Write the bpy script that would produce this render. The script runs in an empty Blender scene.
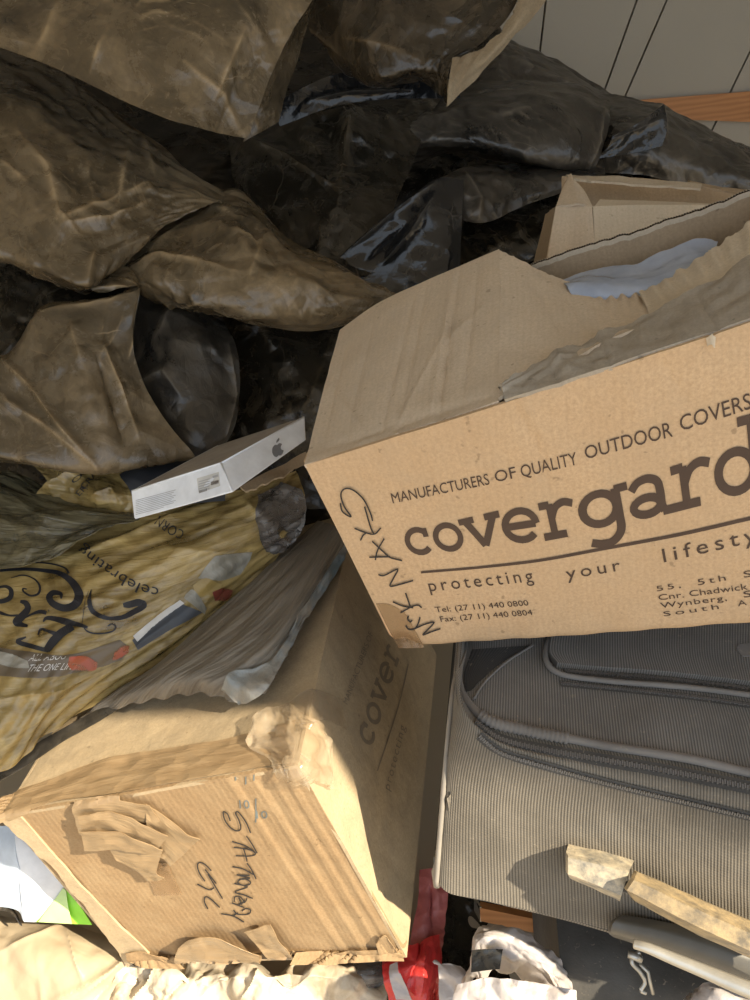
import bpy, bmesh, math, random
import numpy as np
from mathutils import Vector, Matrix
from mathutils.bvhtree import BVHTree

# ------------------------------------------------------------------ camera
FPX = 736.0
PITCH, ROLL = math.radians(29), math.radians(8)
CAM = np.array([0.0, 0.0, 1.60])
cp, sp, cr, sr = math.cos(PITCH), math.sin(PITCH), math.cos(ROLL), math.sin(ROLL)
FW = np.array([0, cp, -sp])
R0 = np.array([1.0, 0, 0]); U0 = np.array([0, sp, cp])
RT = cr * R0 - sr * U0
UP = sr * R0 + cr * U0
scene = bpy.context.scene
C = scene.collection
cam = bpy.data.objects.new('camera', bpy.data.cameras.new('camera'))
C.objects.link(cam)
cam.data.sensor_fit = 'VERTICAL'; cam.data.sensor_height = 24.0
cam.data.lens = 24.0 * FPX / 1000.0
cam.data.clip_start = 0.02
M4 = Matrix.Identity(4)
for i in range(3):
    M4[i][0] = RT[i]; M4[i][1] = UP[i]; M4[i][2] = -FW[i]; M4[i][3] = CAM[i]
cam.matrix_world = M4
scene.camera = cam

def W(x, y, z):                     # camera frame (right, down, forward) -> world
    return CAM + x * RT - y * UP + z * FW
def dirw(v):
    return v[0] * RT - v[1] * UP + v[2] * FW
def P(px, py, d):                   # pixel + depth along the view axis -> world
    return W((px - 375) / FPX * d, (py - 500) / FPX * d, d)

# ------------------------------------------------------------------ light
SUN_CAM = np.array([.62, -.40, -.67]); SUN = dirw(SUN_CAM / np.linalg.norm(SUN_CAM))
world = bpy.data.worlds.new('sky'); scene.world = world
world.use_nodes = True
wn = world.node_tree.nodes; wl = world.node_tree.links
bg = wn['Background']
bg.inputs[0].default_value = (0.80, 0.89, 1.0, 1); bg.inputs[1].default_value = 1.5
sl = bpy.data.lights.new('sun', 'SUN'); sl.energy = 10.5; sl.angle = math.radians(.8)
sl.color = (1.0, 0.87, 0.66)
so = bpy.data.objects.new('sun', sl); C.objects.link(so)
so.rotation_euler = Vector(SUN).to_track_quat('Z', 'Y').to_euler()
so.location = (3, -3, 5)
vs = scene.view_settings
vs.view_transform = 'Standard'; vs.look = 'None'; vs.gamma = 1.0
vs.use_curve_mapping = False
vs.exposure = 0.0

# ------------------------------------------------------------------ numeric helpers
def _hash(ix, iy, iz, seed):
    h = (ix.astype(np.int64) * 374761393 + iy.astype(np.int64) * 668265263 + iz.astype(np.int64) * 2147483647 + seed * 1274126177) & 0xffffffff
    h = ((h ^ (h >> 13)) * 1274126177) & 0xffffffff
    h = (h ^ (h >> 16)) & 0xffffffff
    return h / 4294967295.0
def vnoise(p, seed=0):              # value noise -1..1, p (...,3)
    i = np.floor(p); f = p - i; f = f * f * (3 - 2 * f)
    i = i.astype(np.int64); r = 0
    for a in (0, 1):
        for b in (0, 1):
            for c in (0, 1):
                w = (f[..., 0] if a else 1 - f[..., 0]) * (f[..., 1] if b else 1 - f[..., 1]) * (f[..., 2] if c else 1 - f[..., 2])
                r = r + w * _hash(i[..., 0] + a, i[..., 1] + b, i[..., 2] + c, seed)
    return r * 2 - 1
def n2(s, t, seed=0):
    return vnoise(np.stack([s, t, np.full_like(s, seed * 3.7)], -1), seed)
def fbm2(s, t, seed=0, o=3):
    r = 0; a = 1.0
    for k in range(o):
        r = r + a * n2(s * 2 ** k, t * 2 ** k, seed + k); a *= .5
    return r
def worley(s, t, cell, seed=0):     # distance to nearest seed / cell
    x, y = s / cell, t / cell
    ix, iy = np.floor(x).astype(np.int64), np.floor(y).astype(np.int64)
    best = np.full(x.shape, 9.0); z = np.zeros_like(ix)
    for a in (-1, 0, 1):
        for b in (-1, 0, 1):
            jx = ix + a; jy = iy + b
            sx = jx + _hash(jx, jy, z, seed); sy = jy + _hash(jx, jy, z, seed + 57)
            best = np.minimum(best, np.hypot(x - sx, y - sy))
    return best
def crumple(s, t, cell, amp, seed=0, octaves=2, aniso=0.0, ang=0.0):
    """sharp straight folds that fade in and out, like creased plastic or paper"""
    rng = np.random.default_rng(seed); h = 0
    for o in range(octaves):
        c = cell / 2.1 ** o; a = amp / 1.9 ** o
        for k in range(6):
            th = rng.uniform(0, math.pi) if aniso == 0 else ang + math.pi / 2 + rng.normal(0, .9 / (1 + aniso))
            q = (s * math.cos(th) + t * math.sin(th)) / (c * rng.uniform(1.1, 2.6)) + .5 * n2(s / c * .55, t / c * .55, seed + 13 * k + o) + rng.uniform(0, 1)
            tri = np.abs(q - np.floor(q) - .5) * 2
            mod = np.clip(n2(s / c * .45 + 7 * k, t / c * .45, seed + 17 * k + 3 + o) * 1.7 + .25, 0, 1)
            h = h + a * .6 * mod * (tri - .5)
    return h
def segdist(px, py, pts):           # distance to a polyline in pixels, and parameter
    best = np.full(px.shape, 1e9); tt = np.zeros_like(px); n = len(pts) - 1
    for k in range(n):
        (x0, y0), (x1, y1) = pts[k], pts[k + 1]
        dx, dy = x1 - x0, y1 - y0
        u = np.clip(((px - x0) * dx + (py - y0) * dy) / (dx * dx + dy * dy + 1e-9), 0, 1)
        d = np.hypot(px - x0 - u * dx, py - y0 - u * dy)
        m = d < best; best = np.where(m, d, best); tt = np.where(m, (k + u) / n, tt)
    return best, tt
def crw(n, t):                      # Catmull-Rom weights: (len(t), n)
    t = np.asarray(t, float); Wm = np.zeros((len(t), n))
    x = t * (n - 1); i = np.clip(np.floor(x).astype(int), 0, n - 2); f = x - i
    w = np.stack([-.5 * f + f ** 2 - .5 * f ** 3, 1 - 2.5 * f ** 2 + 1.5 * f ** 3, .5 * f + 2 * f ** 2 - 1.5 * f ** 3, -.5 * f ** 2 + .5 * f ** 3], 1)
    for k in range(len(t)):
        for j in range(4):
            q = i[k] + j - 1
            if q < 0: Wm[k, 0] += 2 * w[k, j]; Wm[k, 1] -= w[k, j]
            elif q > n - 1: Wm[k, n - 1] += 2 * w[k, j]; Wm[k, n - 2] -= w[k, j]
            else: Wm[k, q] += w[k, j]
    return Wm
def linw(n, t):
    t = np.asarray(t, float); Wm = np.zeros((len(t), n))
    x = t * (n - 1); i = np.clip(np.floor(x).astype(int), 0, max(n - 2, 0)); f = x - i
    for k in range(len(t)): Wm[k, i[k]] += 1 - f[k]; Wm[k, i[k] + 1] += f[k]
    return Wm
def project(Q):
    d = Q - CAM; z = d @ FW
    return 375 + FPX * (d @ RT) / z, 500 - FPX * (d @ UP) / z

# ------------------------------------------------------------------ object helpers
def tag(o, label, cat, group=None):
    o['label'] = label; o['category'] = cat
    if group: o['group'] = group
    return o
def thing(name, loc, label, cat, group=None):
    o = bpy.data.objects.new(name, None); C.objects.link(o); o.location = Vector(loc)
    o.empty_display_size = .05
    return tag(o, label, cat, group)
def obj(name, V, F, mat, parent=None, smooth=True, uv=None, base=None, label=None, kind=None, sharp=None):
    V = np.asarray(V, float)
    root = parent
    off = np.zeros(3)
    while root is not None:
        off = off + np.array(root.location); root = root.parent
    if parent is None:
        if base is None: base = [(V[:, 0].min() + V[:, 0].max()) / 2, (V[:, 1].min() + V[:, 1].max()) / 2, V[:, 2].min()]
        off = np.array(base)
    me = bpy.data.meshes.new(name)
    me.from_pydata((V - off).tolist(), [], [list(f) for f in F]); me.update()
    if smooth:
        me.polygons.foreach_set('use_smooth', [True] * len(me.polygons))
    if uv is not None:
        l = me.uv_layers.new(name='uv'); vi = np.zeros(len(me.loops), int); me.loops.foreach_get('vertex_index', vi)
        l.data.foreach_set('uv', np.asarray(uv)[vi].astype(np.float32).ravel())
    o = bpy.data.objects.new(name, me); C.objects.link(o)
    me.materials.append(mat)
    if parent is None: o.location = Vector(off)
    else: o.parent = parent
    if smooth and sharp:
        me.set_sharp_from_angle(angle=math.radians(sharp))
    if label: o['label'] = label
    if kind: o['kind'] = kind
    return o
def bvh_of(*shapes):
    V = []; F = []
    for v, f in shapes:
        b = len(V); V += [tuple(q) for q in v]; F += [tuple(i + b for i in g) for g in f]
    return BVHTree.FromPolygons(V, F)
def hit(bvh, px, py, lift=0.001):
    d = P(px, py, 1.0) - CAM; dn = Vector(d).normalized()
    h = bvh.ray_cast(Vector(CAM), dn)
    if h[0] is None: return None
    n = h[1]
    if n.dot(dn) > 0: n = -n
    return np.array(h[0] + n * lift), np.array(n)

class Patch:
    """A sheet through control points: rows (top to bottom) of (px, py, depth) or world points."""
    def __init__(s, ctrl, nu=60, nv=60, disp=None, linear=False, worldpts=False, u1=1.0, flip=False, jag=None, seed=0):
        A = np.array([[(q if worldpts else P(*q)) for q in r] for r in ctrl], float)
        nvc, nuc = A.shape[:2]
        u = np.linspace(0, u1, nu); v = np.linspace(0, 1, nv)
        wu = (linw if linear or nuc < 3 else crw)(nuc, u); wv = (linw if linear or nvc < 3 else crw)(nvc, v)
        if u1 > 1:
            wu = np.stack([1 - u, u], 1) if nuc == 2 else wu
        B = np.einsum('vi,ijk,uj->vuk', wv, A, wu)
        if jag:
            for side, amp, fr in jag:
                if side in 'tb':
                    e = B[0 if side == 't' else -1]; q = B[1 if side == 't' else -2]
                    n = n2(u * fr, u * 0 + 3, seed + 5) + .5 * n2(u * fr * 3.1, u * 0, seed + 6)
                    dr = e - B[4 if side == 't' else -5]; dr /= np.linalg.norm(dr, axis=1)[:, None] + 1e-9
                    for k, wgt in enumerate((1, .7, .4, .15)):
                        B[k if side == 't' else -1 - k] += dr * (n * amp * wgt)[:, None]
                else:
                    ix = 0 if side == 'l' else -1
                    n = n2(v * fr, v * 0 + 3, seed + 5) + .5 * n2(v * fr * 3.1, v * 0, seed + 6)
                    dr = B[:, ix] - B[:, 4 if side == 'l' else -5]; dr /= np.linalg.norm(dr, axis=1)[:, None] + 1e-9
                    for k, wgt in enumerate((1, .7, .4, .15)):
                        B[:, k if side == 'l' else -1 - k] += dr * (n * amp * wgt)[:, None]
        s.u, s.v = np.meshgrid(u, v)
        du = np.gradient(B, axis=1); dv = np.gradient(B, axis=0)
        N = np.cross(du, dv); N /= np.linalg.norm(N, axis=2)[..., None] + 1e-12
        if ((CAM - B) * N).sum() < 0: N = -N
        if flip: N = -N
        s.S = np.cumsum(np.linalg.norm(du, axis=2).mean(0)); s.T = np.cumsum(np.linalg.norm(dv, axis=2).mean(1))
        s.s, s.t = np.meshgrid(s.S, s.T)
        s.px, s.py = project(B)
        s.B0 = B
        if disp is not None:
            B = B + N * disp(s)[..., None]
            du = np.gradient(B, axis=1); dv = np.gradient(B, axis=0)
            N2 = np.cross(du, dv); N2 /= np.linalg.norm(N2, axis=2)[..., None] + 1e-12
            if (N2 * N).sum() < 0: N2 = -N2
            N = N2
        s.B, s.N = B, N; s.nu, s.nv = nu, nv
    def front(s):
        nu, nv = s.nu, s.nv
        V = s.B.reshape(-1, 3)
        F = [(j * nu + i, j * nu + i + 1, (j + 1) * nu + i + 1, (j + 1) * nu + i) for j in range(nv - 1) for i in range(nu - 1)]
        return V, F
    def solid(s, th=0.002, vec=None):
        nu, nv = s.nu, s.nv; n = nu * nv
        V, F = s.front()
        Nn = s.N.reshape(-1, 3)
        Vb = V - (Nn * th if vec is None else -np.asarray(vec))
        G = [tuple(reversed([i + n for i in f])) for f in F]
        rim = [j * nu for j in range(nv - 1)] + [(nv - 1) * nu + i for i in range(nu - 1)] + [j * nu + nu - 1 for j in range(nv - 1, 0, -1)] + [i for i in range(nu - 1, 0, -1)]
        R = []
        for k in range(len(rim)):
            a, b = rim[k], rim[(k + 1) % len(rim)]
            R.append((a, b, b + n, a + n))
        # orient: front faces must look along N
        a, b, c, d = F[len(F) // 2]
        fn = np.cross(V[b] - V[a], V[c] - V[a])
        allF = F + G + [tuple(reversed(r)) for r in R]
        if fn @ Nn[a] < 0: allF = [tuple(reversed(f)) for f in allF]
        uv = np.stack([s.s.ravel(), s.t.ravel()], 1)
        return np.vstack([V, Vb]), allF, np.vstack([uv, uv])
    def build(s, name, mat, parent=None, th=0.002, vec=None, smooth=True, **kw):
        V, F, uv = s.solid(th, vec)
        return obj(name, V, F, mat, parent, smooth, uv, sharp=kw.pop('sharp', 50), **kw)

def ribbon(pts, w, closed=False):   # 2-D polyline -> quads; w scalar or list
    p = np.array(pts, float); n = len(p)
    d = np.gradient(p, axis=0) if not closed else (np.roll(p, -1, 0) - np.roll(p, 1, 0))
    nn = np.stack([-d[:, 1], d[:, 0]], 1); nn /= np.linalg.norm(nn, axis=1)[:, None] + 1e-9
    w = np.broadcast_to(np.asarray(w, float), (n,))[:, None] / 2
    V = np.vstack([p + nn * w, p - nn * w])
    m = n if closed else n - 1
    F = [(k, (k + 1) % n, n + (k + 1) % n, n + k) for k in range(m)]
    return V, F
def smoothline(pts, k=6):
    p = np.array(pts, float)
    if len(p) < 3: k = max(k, 4)
    t = np.linspace(0, 1, (len(p) - 1) * k + 1)
    return (crw(len(p), t) if len(p) > 2 else linw(len(p), t)) @ p
def arc(cx, cy, rx, ry, a0, a1, n=18):
    a = np.radians(np.linspace(a0, a1, n)); return np.stack([cx + rx * np.cos(a), cy + ry * np.sin(a)], 1)
def merge(shapes):
    V = []; F = []; b = 0
    for v, f in shapes:
        V.append(np.asarray(v, float)); F += [tuple(i + b for i in g) for g in f]; b += len(v)
    return np.vstack(V), F
def decal(name, shapes2d, bvh, mat, parent, lift=0.0009, label=None):
    V, F = merge(shapes2d); out = []; ok = []
    for q in V:
        h = hit(bvh, q[0], q[1], lift)
        out.append(h[0] if h else np.zeros(3)); ok.append(h is not None)
    F = [f for f in F if all(ok[i] for i in f)]
    used = sorted({i for f in F for i in f}); mp = {a: b for b, a in enumerate(used)}
    if not used: print('EMPTY DECAL', name); return None
    out = np.array(out)[used]; F = [tuple(mp[i] for i in f) for f in F]
    # orient to the camera
    G = []
    for f in F:
        n = np.cross(out[f[1]] - out[f[0]], out[f[2]] - out[f[0]])
        G.append(f if n @ (CAM - out[f[0]]) > 0 else tuple(reversed(f)))
    return obj(name, out, G, mat, parent, smooth=False, label=label)
def tube(pts, r, n=8, cap=True):    # 3-D tube; r scalar or list
    p = np.array(pts, float); m = len(p); r = np.broadcast_to(np.asarray(r, float), (m,))
    d = np.gradient(p, axis=0); d /= np.linalg.norm(d, axis=1)[:, None] + 1e-12
    up = np.array([0.13, 0.27, .95]); V = []
    for k in range(m):
        a = np.cross(d[k], up); a /= np.linalg.norm(a) + 1e-12; b = np.cross(d[k], a)
        for j in range(n):
            t = 2 * math.pi * j / n; V.append(p[k] + r[k] * (math.cos(t) * a + math.sin(t) * b))
    F = [(k * n + j, k * n + (j + 1) % n, (k + 1) * n + (j + 1) % n, (k + 1) * n + j) for k in range(m - 1) for j in range(n)]
    if cap: F += [tuple(range(n - 1, -1, -1)), tuple((m - 1) * n + j for j in range(n))]
    return np.array(V), F
def text2d(s, spacing=1.0):         # built-in font outline as a flat mesh (verts, faces), normalised: x from 0..1, y baseline 0, cap height 1
    cu = bpy.data.curves.new('t', 'FONT'); cu.body = s; cu.resolution_u = 3; cu.space_character = spacing
    o = bpy.data.objects.new('t', cu); C.objects.link(o)
    dg = bpy.context.evaluated_depsgraph_get(); dg.update()
    me = o.evaluated_get(dg).to_mesh()
    V = np.array([v.co[:2] for v in me.vertices]); F = [tuple(p.vertices) for p in me.polygons]
    o.evaluated_get(dg).to_mesh_clear()
    bpy.data.objects.remove(o); bpy.data.curves.remove(cu)
    V[:, 0] -= V[:, 0].min(); V[:, 0] /= V[:, 0].max()
    V[:, 1] /= 0.83
    return V, F
def place(V, st):                   # stations: (x, (base px), (top px)) -> pixels
    xs = [q[0] for q in st]
    out = []
    for x, y in V:
        bx = np.interp(x, xs, [q[1][0] for q in st]); by = np.interp(x, xs, [q[1][1] for q in st])
        tx = np.interp(x, xs, [q[2][0] for q in st]); ty = np.interp(x, xs, [q[2][1] for q in st])
        out.append((bx + (tx - bx) * y, by + (ty - by) * y))
    return np.array(out)
def word(s, b0, b1, t0, t1, spacing=1.0):
    V, F = text2d(s, spacing)
    return place(V, [(0, b0, t0), (1, b1, t1)]), F
def box_mesh(c, ax, ay, az):        # centre and half axes
    V = [c + i * ax + j * ay + k * az for i in (-1, 1) for j in (-1, 1) for k in (-1, 1)]
    F = [(0, 1, 3, 2), (4, 6, 7, 5), (0, 4, 5, 1), (2, 3, 7, 6), (0, 2, 6, 4), (1, 5, 7, 3)]
    return np.array(V), F

# ------------------------------------------------------------------ materials
class MT:
    def __init__(s, name):
        s.m = bpy.data.materials.new(name); s.m.use_nodes = True
        s.n = s.m.node_tree.nodes; s.l = s.m.node_tree.links
        s.b = s.n['Principled BSDF']; s.tc = s.n.new('ShaderNodeTexCoord')
    def link(s, a, b): s.l.new(a, b)
    def co(s, kind='Object', scale=(1, 1, 1), rot=(0, 0, 0)):
        mp = s.n.new('ShaderNodeMapping'); mp.inputs['Scale'].default_value = scale; mp.inputs['Rotation'].default_value = rot
        s.link(s.tc.outputs[kind], mp.inputs[0]); return mp.outputs[0]
    def noise(s, scale, detail=4, rough=.55, co=None, dist=0.0):
        t = s.n.new('ShaderNodeTexNoise'); t.inputs['Scale'].default_value = scale; t.inputs['Detail'].default_value = detail
        t.inputs['Roughness'].default_value = rough; t.inputs['Distortion'].default_value = dist
        s.link(co if co is not None else s.co(), t.inputs['Vector']); return t.outputs['Fac']
    def vor(s, scale, feature='F1', co=None, rand=1.0):
        t = s.n.new('ShaderNodeTexVoronoi'); t.feature = feature; t.inputs['Scale'].default_value = scale
        t.inputs['Randomness'].default_value = rand
        s.link(co if co is not None else s.co(), t.inputs['Vector']); return t.outputs['Distance']
    def wave(s, scale, co, dist=0.0, dscale=1.0, axis='X'):
        t = s.n.new('ShaderNodeTexWave'); t.bands_direction = axis; t.inputs['Scale'].default_value = scale
        t.inputs['Distortion'].default_value = dist; t.inputs['Detail Scale'].default_value = dscale; t.inputs['Detail'].default_value = 2
        s.link(co, t.inputs['Vector']); return t.outputs['Fac']
    def ramp(s, fac, stops):
        r = s.n.new('ShaderNodeValToRGB'); e = r.color_ramp.elements
        while len(e) < len(stops): e.new(.5)
        for k, (p, c) in enumerate(stops):
            e[k].position = p; e[k].color = (c if hasattr(c, '__len__') else (c, c, c)) + ((1,) if not hasattr(c, '__len__') or len(c) == 3 else ())
        s.link(fac, r.inputs[0]); return r.outputs[0]
    def math(s, op, a, b):
        m = s.n.new('ShaderNodeMath'); m.operation = op
        for k, v in enumerate((a, b)):
            if hasattr(v, 'is_output'): s.link(v, m.inputs[k])
            else: m.inputs[k].default_value = v
        return m.outputs[0]
    def mix(s, fac, a, b, mode='MIX'):
        m = s.n.new('ShaderNodeMix'); m.data_type = 'RGBA'; m.blend_type = mode
        for v, k in ((fac, 0), (a, 6), (b, 7)):
            if hasattr(v, 'is_output'): s.link(v, m.inputs[k])
            elif k == 0: m.inputs[0].default_value = v
            else: m.inputs[k].default_value = tuple(v) + (1,)
        return m.outputs[2]
    def bump(s, h, strength=.5, dist=.01, prev=None):
        b = s.n.new('ShaderNodeBump'); b.inputs['Strength'].default_value = strength; b.inputs['Distance'].default_value = dist
        s.link(h, b.inputs['Height'])
        if prev is not None: s.link(prev, b.inputs['Normal'])
        return b.outputs[0]
    def set(s, **kw):
        for k, v in kw.items():
            i = s.b.inputs[{'color': 'Base Color', 'rough': 'Roughness', 'spec': 'Specular IOR Level', 'metal': 'Metallic', 'normal': 'Normal', 'alpha': 'Alpha', 'trans': 'Transmission Weight', 'sheen': 'Sheen Weight', 'coat': 'Coat Weight', 'ior': 'IOR'}[k]]
            if hasattr(v, 'is_output'): s.link(v, i)
            else: i.default_value = (tuple(v) + (1,)) if hasattr(v, '__len__') else v
        return s.m

def tarp_mat(name, lo, hi, dust, thr=(.35, .7), r0=.22, r1=.6, wr=1.0, sc=1.0, sp_=.5):
    m = MT(name)
    co = m.co('Object')
    n1 = m.noise(5 * sc, 6, .62, co, .6)
    base = m.mix(m.noise(2.2, 3), lo, hi)
    dm = m.ramp(n1, [(thr[0], 0.0), (thr[1], 1.0)])
    # fine scratchy dust along creases
    ed = m.vor(17 * sc, 'DISTANCE_TO_EDGE', m.co('Object', (1, 1, 1.4)))
    w = m.n.new('ShaderNodeVectorMath'); w.operation = 'ADD'
    nz = m.n.new('ShaderNodeTexNoise'); nz.inputs['Scale'].default_value = 9; nz.inputs['Detail'].default_value = 3
    m.link(co, nz.inputs['Vector'])
    sc2 = m.n.new('ShaderNodeVectorMath'); sc2.operation = 'SCALE'; sc2.inputs['Scale'].default_value = .07
    m.link(nz.outputs['Color'], sc2.inputs[0]); m.link(co, w.inputs[0]); m.link(sc2.outputs[0], w.inputs[1])
    ed2 = m.vor(8 * sc, 'DISTANCE_TO_EDGE', w.outputs[0])
    line = m.ramp(ed2, [(0.0, 1.0), (.022, 0.0)])
    line = m.math('MULTIPLY', line, m.ramp(m.noise(11, 3), [(.5, 0.0), (.68, 1.0)]))
    fine = m.ramp(m.noise(60, 5, .7, w.outputs[0]), [(.42, 0.0), (.75, 1.0)])
    wisp = m.ramp(m.noise(7, 8, .68, co, 2.2), [(.53, 0.0), (.72, 1.0)])
    line = m.math('MAXIMUM', line, m.math('MULTIPLY', wisp, .8))
    dmx = m.math('MAXIMUM', m.math('MULTIPLY', dm, m.math('ADD', m.math('MULTIPLY', fine, .5), .55)), m.math('MULTIPLY', line, .75))
    at = m.n.new('ShaderNodeAttribute'); at.attribute_name = 'wear_glint'
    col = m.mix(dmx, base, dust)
    col = m.mix(m.math('MULTIPLY', at.outputs['Fac'], .62), col, tuple(min(1, x * 1.55) for x in dust))  # folds paler: whitening plus glints put into the colour
    cl = m.n.new('ShaderNodeClamp'); m.link(dmx, cl.inputs[0])
    rg = m.n.new('ShaderNodeMapRange'); rg.inputs[3].default_value = r0; rg.inputs[4].default_value = r1; m.link(cl.outputs[0], rg.inputs[0])
    cs_ = None
    for k, (rx, ry, rz, scl) in enumerate(((.3, .9, .2, 2.2), (1.2, .2, 1.0, 3.1), (.7, 1.4, 2.1, 4.3), (2.0, .6, .4, 1.7))):
        t = m.n.new('ShaderNodeTexWave'); t.wave_profile = 'TRI'; t.inputs['Scale'].default_value = scl * sc; t.inputs['Distortion'].default_value = 1.6
        t.inputs['Detail'].default_value = 1; t.inputs['Detail Scale'].default_value = 1.5
        m.link(m.co('Object', (1, 1, 1), (rx, ry, rz)), t.inputs['Vector'])
        msk = m.ramp(m.noise(6.0 + k, 2, .5, m.co('Object', (1, 1, 1), (k, k * .7, .3))), [(.50, 0.0), (.62, 1.0)])
        q = m.math('MULTIPLY', t.outputs['Fac'], msk)
        cs_ = q if cs_ is None else m.math('ADD', cs_, q)
    b1 = m.bump(cs_, .55 * wr, .012)
    b2 = m.bump(m.noise(22, 5, .6, w.outputs[0], 1.0), .26 * wr, .012, b1)
    b3 = m.bump(ed2, .3 * wr, .004, b2)
    return m.set(color=col, rough=rg.outputs[0], spec=sp_, normal=b3)
DUST = (.29, .215, .125)
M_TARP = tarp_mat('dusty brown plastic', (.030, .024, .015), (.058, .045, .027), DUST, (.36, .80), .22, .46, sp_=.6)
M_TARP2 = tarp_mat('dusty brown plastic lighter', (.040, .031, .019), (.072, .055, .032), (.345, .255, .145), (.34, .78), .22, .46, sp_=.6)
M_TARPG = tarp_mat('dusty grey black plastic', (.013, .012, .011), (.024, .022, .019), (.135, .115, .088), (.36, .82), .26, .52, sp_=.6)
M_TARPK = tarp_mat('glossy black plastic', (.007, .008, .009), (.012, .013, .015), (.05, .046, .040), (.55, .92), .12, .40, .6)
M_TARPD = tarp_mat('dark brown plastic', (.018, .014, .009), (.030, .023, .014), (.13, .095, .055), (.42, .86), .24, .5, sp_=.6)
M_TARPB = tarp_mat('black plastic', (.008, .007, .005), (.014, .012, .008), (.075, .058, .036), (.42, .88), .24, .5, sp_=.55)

def card_mat(name, c0, c1, dust=(.34, .27, .18), damt=.25, ribs=True, rib_axis='X', rib=420.0, spots=True, ribamt=.10):
    m = MT(name)
    co = m.co('Object')
    col = m.mix(m.ramp(m.noise(7, 5), [(.3, 0.0), (.7, 1.0)]), c0, c1)
    fib = m.noise(260, 3, .7)
    col = m.mix(m.ramp(fib, [(.35, 0.0), (.7, 1.0)]), col, tuple(x * .86 for x in c0))
    col = m.mix(m.math('MULTIPLY', m.ramp(m.noise(13, 6, .65, None, .8), [(.45, 0.0), (.75, 1.0)]), damt), col, dust)
    if spots:
        sp_ = m.ramp(m.noise(75, 2, .5), [(.70, 0.0), (.76, 1.0)])
        col = m.mix(m.math('MULTIPLY', sp_, .55), col, tuple(x * .42 for x in c0))
    h = m.noise(120, 4, .6)
    nrm = m.bump(h, .22, .003)
    if ribs:
        w = m.wave(rib / 6.283 * .5, m.co('UV'), 1.2, 2.0, rib_axis)
        col = m.mix(m.math('MULTIPLY', m.ramp(w, [(.1, 1.0), (.5, 0.0)]), ribamt), col, tuple(x * .72 for x in c0))
        nrm = m.bump(w, .07, .003, nrm)
    nrm = m.bump(m.noise(9, 3), .3, .02, nrm)
    return m.set(color=col, rough=.82, spec=.25, normal=nrm)
M_CARD = card_mat('kraft cardboard', (.50, .345, .205), (.57, .405, .25), (.40, .31, .21), damt=.3)
M_CARDTOP = card_mat('greyish worn cardboard', (.56, .455, .335), (.63, .52, .39), (.46, .385, .295), .5)
M_CARDDUST = card_mat('dusty crushed cardboard', (.34, .295, .235), (.40, .35, .28), (.28, .245, .20), .6)
M_CARDPALE = card_mat('pale cardboard', (.55, .465, .35), (.60, .51, .39), (.46, .40, .31), .3)
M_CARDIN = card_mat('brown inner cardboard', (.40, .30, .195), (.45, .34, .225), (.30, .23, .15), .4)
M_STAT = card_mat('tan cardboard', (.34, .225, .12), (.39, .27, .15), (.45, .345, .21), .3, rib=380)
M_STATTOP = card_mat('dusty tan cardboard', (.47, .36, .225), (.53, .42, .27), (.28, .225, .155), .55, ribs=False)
M_TORN = card_mat('caked torn edge', (.27, .21, .135), (.36, .29, .19), (.17, .125, .075), .7, ribs=False)
M_FLUTESHADE = card_mat('shade-dark fluting', (.085, .060, .038), (.13, .095, .06), damt=.1, ribs=False)  # fluting coloured dark to stand in for the shade in its holes
def flat_mat(name, c, rough=.6, spec=.4, metal=0.0, nz=None):
    m = MT(name)
    col = m.mix(m.ramp(m.noise(nz or 30, 4), [(.3, 0.0), (.75, 1.0)]), tuple(x * .8 for x in c), c)
    return m.set(color=col, rough=rough, spec=spec, metal=metal, normal=m.bump(m.noise((nz or 30) * 3, 3), .08, .003))
M_INK = flat_mat('brown print', (.075, .047, .033), .75)
M_INK2 = flat_mat('faded print', (.27, .215, .15), .8)
M_PEN = flat_mat('black marker', (.018, .018, .022), .55)
M_PENB = flat_mat('faint blue pen', (.16, .19, .19), .7)
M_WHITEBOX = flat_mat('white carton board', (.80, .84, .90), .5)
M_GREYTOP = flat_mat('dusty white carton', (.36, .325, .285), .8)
M_LOGO = flat_mat('grey logo', (.22, .23, .25), .4)
M_LABELINK = flat_mat('small grey print', (.40, .41, .43), .7)
M_LABELPAPER = flat_mat('label paper', (.62, .62, .60), .7)

def film_mat(name, c, alpha, rough=.2, wr=.5, c2=None, sc=20, stretch=(1, 1, 1), rotv=(0, 0, 0), a2=None, spec=.5):
    m = MT(name)
    co = m.co('Object', stretch, rotv)
    f = m.ramp(m.noise(sc * .35, 5, .6, co, .5), [(.35, 0.0), (.68, 1.0)])
    col = m.mix(f, c, c2 or c)
    b = m.bump(m.vor(sc, 'F1', co), wr, .012)
    b = m.bump(m.noise(sc * 2, 3, .6, co), wr * .6, .008, b)
    a = alpha
    if a2 is not None:
        r = m.n.new('ShaderNodeMapRange'); r.inputs[3].default_value = alpha; r.inputs[4].default_value = a2
        m.link(f, r.inputs[0]); a = r.outputs[0]
    return m.set(color=col, rough=rough, spec=spec, normal=b, alpha=a)
M_CLEAR = film_mat('clear packing tape', (.42, .31, .19), .16, .08, .3, (.62, .52, .38), 24, a2=.34, spec=1.0)
M_BTAPE = None
M_TTAPE = film_mat('thin brown tape', (.36, .225, .115), .45, .3, .2, (.40, .26, .14), 30)
M_BAGBLUE = film_mat('bluish clear plastic', (.34, .40, .52), .75, .16, .35, (.52, .58, .70), 20)
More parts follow.
